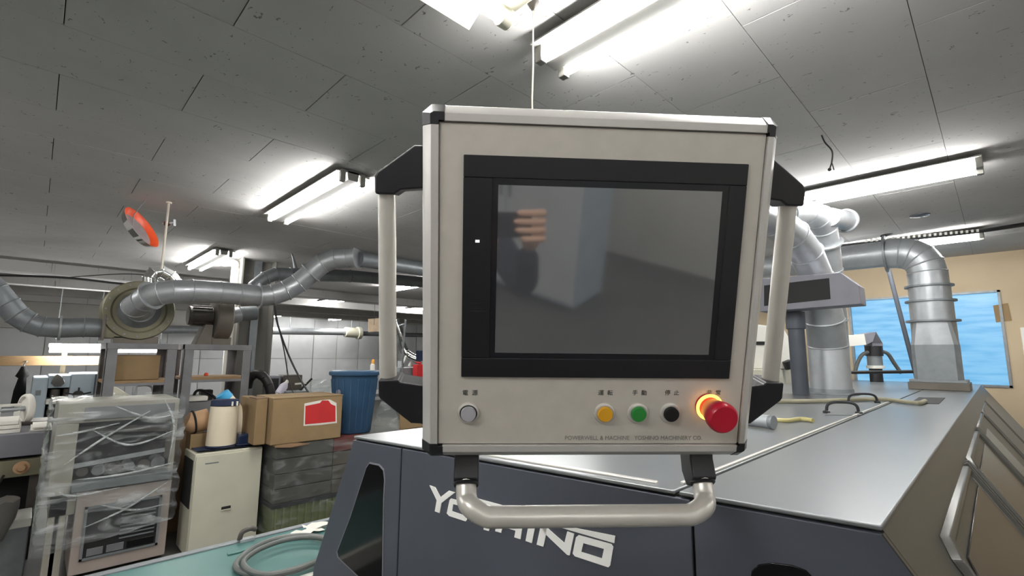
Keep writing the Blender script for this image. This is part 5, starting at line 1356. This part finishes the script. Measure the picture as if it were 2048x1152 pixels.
# black garment hanging on the rail
yv = 9.5
top = Yp(48, 732, yv)
t = thing('black_apron', 'black cloth hanging beside the pale blue press', 'cloth', top)
mb = MB(); rings = []
for y, xa2, xb2, th in ((733, 43, 52, 0.05), (745, 36, 57, 0.09), (752, 31, 58, 0.10), (756, 37, 53, 0.10), (780, 28, 52, 0.12), (812, 21, 50, 0.13)):
    A, B = Yp(xa2, y, yv), Yp(xb2, y, yv); c = (A + B) / 2; h = (B.x - A.x) / 2
    rings.append([Vector((c.x + h*math.cos(2*PI*i/14)*(1 + 0.08*((i*7) % 3)), yv + th*math.sin(2*PI*i/14), c.z)) for i in range(14)])
mb.loft(rings); mb.build('cloth_drape', 'black_cloth', t, smooth=180)
MB().tube(smooth([top, top + Vector((0, 0, 0.03)), top + Vector((0.02, 0.02, 0.06)), Vector((top.x, 9.77, Yp(100, 722, 9.75).z))], 4), 0.008, 8).build('hook', 'galv', t)
# rail that carries it
t = thing('wooden_shelf_rail', 'long brown wooden rail across the far left behind the press', 'rail', Yp(100, 719, 9.75))
MB().box(Yp(-80, 719, 9.75).x, Yp(222, 719, 9.75).x, 9.75, 9.85, Yp(100, 731, 9.75).z, Yp(100, 712, 9.75).z).build('rail_board', 'rail', t, 0.006)
for x in (-60, 128, 215):
    q = Yp(x, 720, 9.8); MB().box(q.x - 0.03, q.x + 0.03, 9.86, 9.92, 0, Yp(100, 705, 9.75).z).build('rail_post', 'wall_tan', t, 0.004)
# desk with paper, white wheel
yd = 5.1
zd = Yp(45, 868, yd).z
xd1 = Yp(88, 880, yd).x
t = thing('grey_desk', 'grey steel desk at the left edge left of the wrapped machine', 'desk', (xd1 - 0.6, yd + 0.4, 0))
MB().box(xd1 - 1.3, xd1, yd, yd + 0.9, zd - 0.16, zd).build('desk_top_box', 'boxgrey', t, 0.006)
zdr0, zdr1 = Yp(45, 952, yd).z, Yp(45, 918, yd).z
MB().box(xd1 - 1.3, xd1 + 0.02, yd - 0.02, yd + 0.8, zdr0, zdr1).build('drawer_box', 'olive', t, 0.006)
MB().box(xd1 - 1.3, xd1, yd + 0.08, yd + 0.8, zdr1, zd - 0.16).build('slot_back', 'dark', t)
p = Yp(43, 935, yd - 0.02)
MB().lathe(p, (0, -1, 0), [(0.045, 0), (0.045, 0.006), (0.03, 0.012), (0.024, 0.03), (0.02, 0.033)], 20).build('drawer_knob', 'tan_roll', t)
MB().box(xd1 - 1.3, xd1 - 0.02, yd + 0.3, yd + 0.8, 0, zdr0).build('under_desk_shade', 'dark', t)  # dark block painting the shade beneath the desk
for x in (xd1 - 0.05, xd1 - 1.28): MB().box(x, x + 0.05, yd + 0.02, yd + 0.07, 0, zdr0).build('leg', 'motor', t, 0.003)
for k, (x0, x1, y0_, th, lab) in enumerate(((-30, 40, 852, 0.030, 'stack of white sheets on the left of the grey desk'), (60, 104, 866, 0.016, 'flat white sheets on the desk beside the wrapped machine'))):
    A = Yp(x0, 865, yd + 0.15); B = Yp(x1, 865, yd + 0.15)
    t = thing('paper_stack', lab, 'paper', ((A.x + B.x)/2, yd + 0.3, zd))
    for q in range(3 if k == 0 else 2):
        MB().box(A.x + 0.01*q, B.x - 0.008*q, yd + 0.10 + 0.01*q, yd + 0.5, zd + 0.001 + q*th, zd + 0.001 + (q+1)*th - 0.004).build('paper_ream', 'paper', t, 0.002)
A = Yp(42, 860, yd + 0.55); B = Yp(106, 840, yd + 0.55)
t = thing('brown_box', 'low dark brown box on the desk under the white wheel', 'box', ((A.x + B.x)/2, yd + 0.7, zd))
zbb = Yp(75, 843, yd + 0.55).z
MB().box(A.x, B.x, yd + 0.55, yd + 0.85, zd + 0.001, zbb).build('box_body', 'carton_a', t, 0.005)
MB().box(A.x - 0.004, B.x + 0.004, yd + 0.546, yd + 0.854, zbb - 0.02, zbb + 0.002).build('box_lid', 'motor', t, 0.003)
p = Yp(48, 840, yd + 0.65)
t = thing('tape_winder', 'white wheel on a small white stand on the desk', 'wheel', (p.x, yd + 0.65, zbb))
wc = Yp(52, 817, yd + 0.65)
MB().lathe(wc, (-1, -0.35, 0), [(0.03, -0.02), (0.115, -0.02), (0.12, -0.012), (0.12, 0.012), (0.115, 0.02), (0.10, 0.022), (0.095, 0.008), (0.03, 0.008)], 32).build('wheel_disc', 'paper', t)
MB().cyl(wc + Vector((-0.16, -0.05, 0)), wc, 0.02, n=12).build('axle', 'galv', t)
for dx_ in (-0.16, -0.05):
    MB().bar(Vector((wc.x + dx_, wc.y + dx_*0.3, zbb + 0.003)), wc + Vector((dx_, dx_*0.3, 0.03)), 0.025, 0.04).build('stand_leg', 'white_metal', t, 0.004)
MB().bar(wc + Vector((-0.18, -0.05, 0.035)), wc + Vector((-0.03, -0.02, 0.035)), 0.04, 0.02).build('stand_top', 'white_metal', t, 0.003)
# silver box and crumpled film under the desk
ys_ = yd - 0.35
A = Yp(84, 1050, ys_)
t = thing('silver_box', 'silver grey box on the floor at the lower left under the desk', 'box', (A.x - 0.4, ys_ + 0.2, 0))
A.x -= 0.06
MB().box(A.x - 0.9, A.x, ys_, ys_ + 0.3, 0.0, Yp(45, 1040, ys_).z).build('box_body', 'galv_dark', t, 0.01)
MB().box(A.x - 0.9, A.x + 0.006, ys_ - 0.006, ys_ + 0.306, Yp(45, 1055, ys_).z, Yp(45, 1038, ys_).z).build('box_lid', 'white_metal', t, 0.006)
yx = ys_ - 0.15
A = Yp(20, 1040, yx)
t = thing('grey_bag', 'crumpled grey bag hanging at the left edge over the silver box', 'bag', A)
mb = MB(); rings = []
for y, x0, x1 in ((1004, -80, 40), (1020, -80, 38), (1045, -80, 30), (1066, -70, 18), (1082, -60, 8)):
    a2, b2_ = Yp(x0, y, yx), Yp(x1, y, yx); c = (a2 + b2_)/2; h = (b2_.x - a2.x)/2
    rings.append([Vector((c.x + h*math.cos(2*PI*i/18), yx + (0.10 + 0.03*rnd.random())*math.sin(2*PI*i/18), c.z + rnd.uniform(-.012, .012))) for i in range(18)])
mb.loft(rings); mb.build('bag_body', 'bag_grey', t, smooth=60)
MB().tube([rings[0][0] + Vector((-0.15, 0, 0)), Vector((rings[0][0].x - 0.1, yd - 0.02, zdr0 + 0.02))], 0.008, 8).build('bag_strap', 'dark', t)
# pipe frame behind the left rack
yz = 6.6
t = thing('pipe_frame', 'grey bent pipe frame seen behind the left steel rack shelf', 'frame', Yp(290, 795, yz))
MB().tube(smooth([Yp(268, 830, yz), Yp(270, 776, yz), Yp(280, 769, yz), Yp(300, 770, yz), Yp(308, 782, yz), Yp(310, 830, yz)], 4) , 0.022, 12).build('frame_pipe', 'galv', t)
for x in (269, 309): q = Yp(x, 828, yz); MB().cyl((q.x, yz, 0), q, 0.022, n=10).build('frame_leg', 'galv', t)
A, B = Yp(222, 800, yz + 0.3), Yp(262, 800, yz + 0.3)
t = thing('sloping_desk', 'pale sloping box behind the left rack post', 'box', ((A.x + B.x)/2, yz + 0.3, 0))
MB().prism([Yp(x, y, yz + 0.3) for x, y in ((222, 770), (236, 776), (262, 792), (262, 860), (222, 860))], (0, 0.4, 0)).build('box_body', 'cream_metal', t, 0.006)
q = Yp(242, 860, yz + 0.3)
MB().box(A.x + 0.02, B.x - 0.02, yz + 0.34, yz + 0.66, 0, q.z).build('box_stand', 'cream_metal', t, 0.006)
# clutter below the right rack shelf
A = Yp(366, 790, yk + 0.1); B = Yp(470, 790, yk + 0.1)
t = thing('wire_bundle', 'dark tools and wires heaped under the right rack shelf', 'tools', ((A.x + B.x)/2, yk + 0.3, 0.55))
zl = Yp(410, 800, yk + 0.2).z
MB().box(A.x + 0.03, B.x - 0.1, yk + 0.1, yk + 0.45, 0.551, zl).build('tool_tray', 'rack', t, 0.01)
MB().tube(smooth([Yp(385, 798, yk + 0.2), Yp(392, 783, yk + 0.2), Yp(405, 781, yk + 0.2), Yp(420, 788, yk + 0.2), Yp(432, 797, yk + 0.2)], 5), 0.012, 8).build('wire_loop', 'cable', t)
q = Yp(413, 790, yk + 0.22)
MB().box(q.x - 0.05, q.x + 0.05, yk + 0.2, yk + 0.3, zl, Yp(413, 780, yk + 0.2).z).build('black_tool', 'dark', t, 0.008)
MB().box(A.x + 0.04, A.x + 0.2, yk + 0.08, yk + 0.3, zl, Yp(390, 788, yk + 0.1).z - 0.02).build('white_pouch', 'paper', t, 0.012)

# ================================================================== the person taking the picture (seen in the screen's reflection)
fh = Vector((-RC[0][2], -RC[1][2], 0)).normalized(); rh = Vector((fh.y, -fh.x, 0)); uz = Vector((0, 0, 1))
pc0 = EYE - fh * 0.52 - rh * 0.17
def B(r, f, z): return pc0 + rh * r + fh * f + uz * (z - EYE.z)
per = thing('person', 'person in dark navy jacket holding up a phone, reflected in the screen', 'person', (pc0.x, pc0.y, 0))
def skin(name, verts, edges, radii, m, parent, lev=2):
    me = bpy.data.meshes.new(name)
    o0 = parent.location if parent.parent is None else WM[parent.name].translation
    me.from_pydata([tuple(Vector(v) - o0) for v in verts], edges, []); me.materials.append(M[m])
    o = bpy.data.objects.new(name, me); COL.objects.link(o); o.parent = parent; WM[o.name] = WM[parent.name].copy()
    sk = o.modifiers.new('skin', 'SKIN'); sk.use_smooth_shade = True
    for i, r_ in enumerate(radii): me.skin_vertices[0].data[i].radius = r_ if isinstance(r_, tuple) else (r_, r_)
    me.skin_vertices[0].data[0].use_root = True
    sd = o.modifiers.new('subd', 'SUBSURF'); sd.levels = lev; sd.render_levels = lev
    return o
bv_ = [B(0,0,.95), B(0,0,1.12), B(0,0,1.30), B(0,.01,1.40), B(0,.02,1.49),
       B(.17,0,1.38), B(.34,.16,1.14), B(.30,.44,1.38), B(-.17,0,1.38), B(-.10,.22,1.13), B(.10,.43,1.36),
       B(.10,0,.86), B(.11,.02,.48), B(.11,-.02,.09), B(.12,.12,.04), B(-.10,0,.86), B(-.11,.02,.48), B(-.11,-.02,.09), B(-.12,.12,.04)]
be_ = [(0,1),(1,2),(2,3),(3,4),(3,5),(5,6),(6,7),(3,8),(8,9),(9,10),(0,11),(11,12),(12,13),(13,14),(0,15),(15,16),(16,17),(17,18)]
skin('body', bv_, be_, [(.16,.12),(.15,.11),(.17,.12),(.10,.09),.055,.075,.055,.038,.075,.055,.038,.10,.065,.045,.04,.10,.065,.045,.04], 'dark_jacket', per)
hc = B(0, .05, 1.62)
mbh = MB(); rings = []
for z, rx, ry, oy in ((-.125,.030,.034,.035),(-.11,.050,.055,.03),(-.07,.063,.078,.015),(-.02,.072,.092,.0),(.03,.075,.098,-.005),(.07,.068,.088,-.01),(.10,.045,.06,-.012),(.115,.015,.02,-.012)):
    rings.append([hc + rh*rx*math.cos(a) + fh*(ry*math.sin(a) + oy) + uz*z for a in [2*PI*i/20 for i in range(20)]])
mbh.loft(rings); head = mbh.build('head', 'glove', per, smooth=180)
MB().loft([[hc + fh*(.085 + d) + rh*w*sx + uz*z for sx in (-1, 0, 1)] + [hc + fh*.07 + uz*z] for z, d, w in ((.02,.005,.008),(-.02,.022,.013),(-.035,.012,.016))]).build('nose', 'glove', head, smooth=180)
for sx in (-1, 1):
    MB().ball(hc + fh*.084 + rh*.032*sx + uz*.012, 0.011).build('eye', 'paper', head)
    MB().ball(hc + fh*(-.005) + rh*.076*sx + uz*(-.005), 0.022).build('ear', 'glove', head)
MB().bar(hc + fh*.088 + rh*(-.024) + uz*(-.062), hc + fh*.088 + rh*.024 + uz*(-.062), 0.012, 0.010).build('mouth', 'tan_roll', head, 0.003)
rings = [[c + (c - hc) * 0.09 + uz * 0.004 - fh*0.012 for c in rg] for rg in rings[4:]]
MB().loft(rings).build('hair', 'black_cloth', head, smooth=180)
# phone just behind the lens position
cr_ = Vector((RC[0][0], RC[1][0], RC[2][0])); cu_ = Vector((RC[0][1], RC[1][1], RC[2][1])); cb_ = Vector((RC[0][2], RC[1][2], RC[2][2]))
pt0 = EYE + cb_ * 0.020 + cr_ * 0.055 - cu_ * 0.015
ph = thing('phone', 'black phone held up by the person in the navy jacket', 'phone', pt0)
def bx3(c, x, y, z): return [c + cr_*x*sx + cu_*y*sy + cb_*z*sz for sx, sy, sz in ((-1,-1,-1),(1,-1,-1),(1,1,-1),(-1,1,-1),(-1,-1,1),(1,-1,1),(1,1,1),(-1,1,1))]
bf = [[0,3,2,1],[4,5,6,7],[0,1,5,4],[1,2,6,5],[2,3,7,6],[3,0,4,7]]
MB().add(bx3(pt0, .073, .035, .004), bf).build('phone_case', 'phone', ph, 0.003)
MB().cyl(EYE + cb_*0.017, EYE + cb_*0.013, 0.006, n=16).build('lens_ring', 'galv', ph)
def hand(sgn, c):
    # palm behind the phone's end, fingers across its front, thumb on the near side
    wr_ = B(.30 if sgn > 0 else .10, .44, 1.38)
    o = skin('hand', [c + cb_*.025 + cr_*sgn*.03 - cu_*.01, wr_ + (c - wr_)*.12, c + cr_*sgn*.035 + cb_*.02 + cu_*.02, c + cr_*sgn*.035 + cb_*.02 - cu_*.035], [(0,1),(0,2),(0,3)], [(.030,.018), .028, (.016,.014), (.016,.014)], 'glove', per)
    for k, ln in enumerate((.066, .074, .070, .056)):
        y = .034 - .0235 * k
        a = c + cr_*sgn*.034 + cu_*y + cb_*.012
        pts = [a, a + cr_*sgn*.006 - cb_*.022, a - cr_*sgn*(ln*.45) - cb_*.030, a - cr_*sgn*ln - cb_*.022]
        MB().tube(smooth(pts, 4), [.0098]*4 + [.0095]*4 + [.0088]*3 + [.007, .004], 12).build('finger', 'glove', o, smooth=180)
    a = c + cb_*.03 - cu_*.03 + cr_*sgn*.02
    MB().tube(smooth([a, a - cr_*sgn*.012 + cu_*.015 + cb_*.004, a - cr_*sgn*.03 + cu_*.035 - cb_*.006], 5), [.0125]*5 + [.0115]*3 + [.010, .008, .004], 12).build('thumb', 'glove', o, smooth=180)
hand(1, pt0 + cr_*.062)
hand(-1, pt0 - cr_*.062 - cu_*.05)

# pale cabinet added unseen behind the photographer to brighten the screen's reflection
def mirror_ray(px, py, ywall):
    n_ = RWp @ Vector((0, 0, 1)); d_ = ray(px, py).normalized(); h_ = EYE + d_ * ((TWp - EYE).dot(n_) / d_.dot(n_))
    r_ = d_ - n_ * (2 * d_.dot(n_)); return h_ + r_ * ((ywall - h_.y) / r_.y)
qa_ = mirror_ray(1160, 470, -2.3); qb_ = mirror_ray(1000, 470, -2.3); qz = mirror_ray(1160, 590, -2.3)
x0_, x1_ = sorted((qa_.x, qb_.x))
pass #, qa_, qb_, qz)
t = thing('added_reflection_cabinet', 'unseen pale cabinet added behind the photographer for the bright patch in the screen', 'cabinet', ((x0_ + x1_)/2, -2.5, 0))
zl_ = max(0.0, qz.z)
MB().box(x0_ - 0.7, x1_, -2.8, -2.3, 0.05, 1.85).build('cabinet_body', 'lblue', t, 0.006)
for k in range(2):
    xm_ = x0_ - 0.7 + (x1_ - x0_ + 0.7) * k / 2; xn_ = x0_ - 0.7 + (x1_ - x0_ + 0.7) * (k + 1) / 2
    dr = MB().box(xm_ + 0.008, xn_ - 0.008, -2.302, -2.285, 0.09, 1.83).build('cabinet_door', 'sheet', t, 0.003)
    MB().bar((xn_ - 0.05 if k == 0 else xm_ + 0.05, -2.278, 0.9), (xn_ - 0.05 if k == 0 else xm_ + 0.05, -2.278, 1.05), 0.015, 0.02).build('door_handle', 'galv_dark', dr, 0.003)
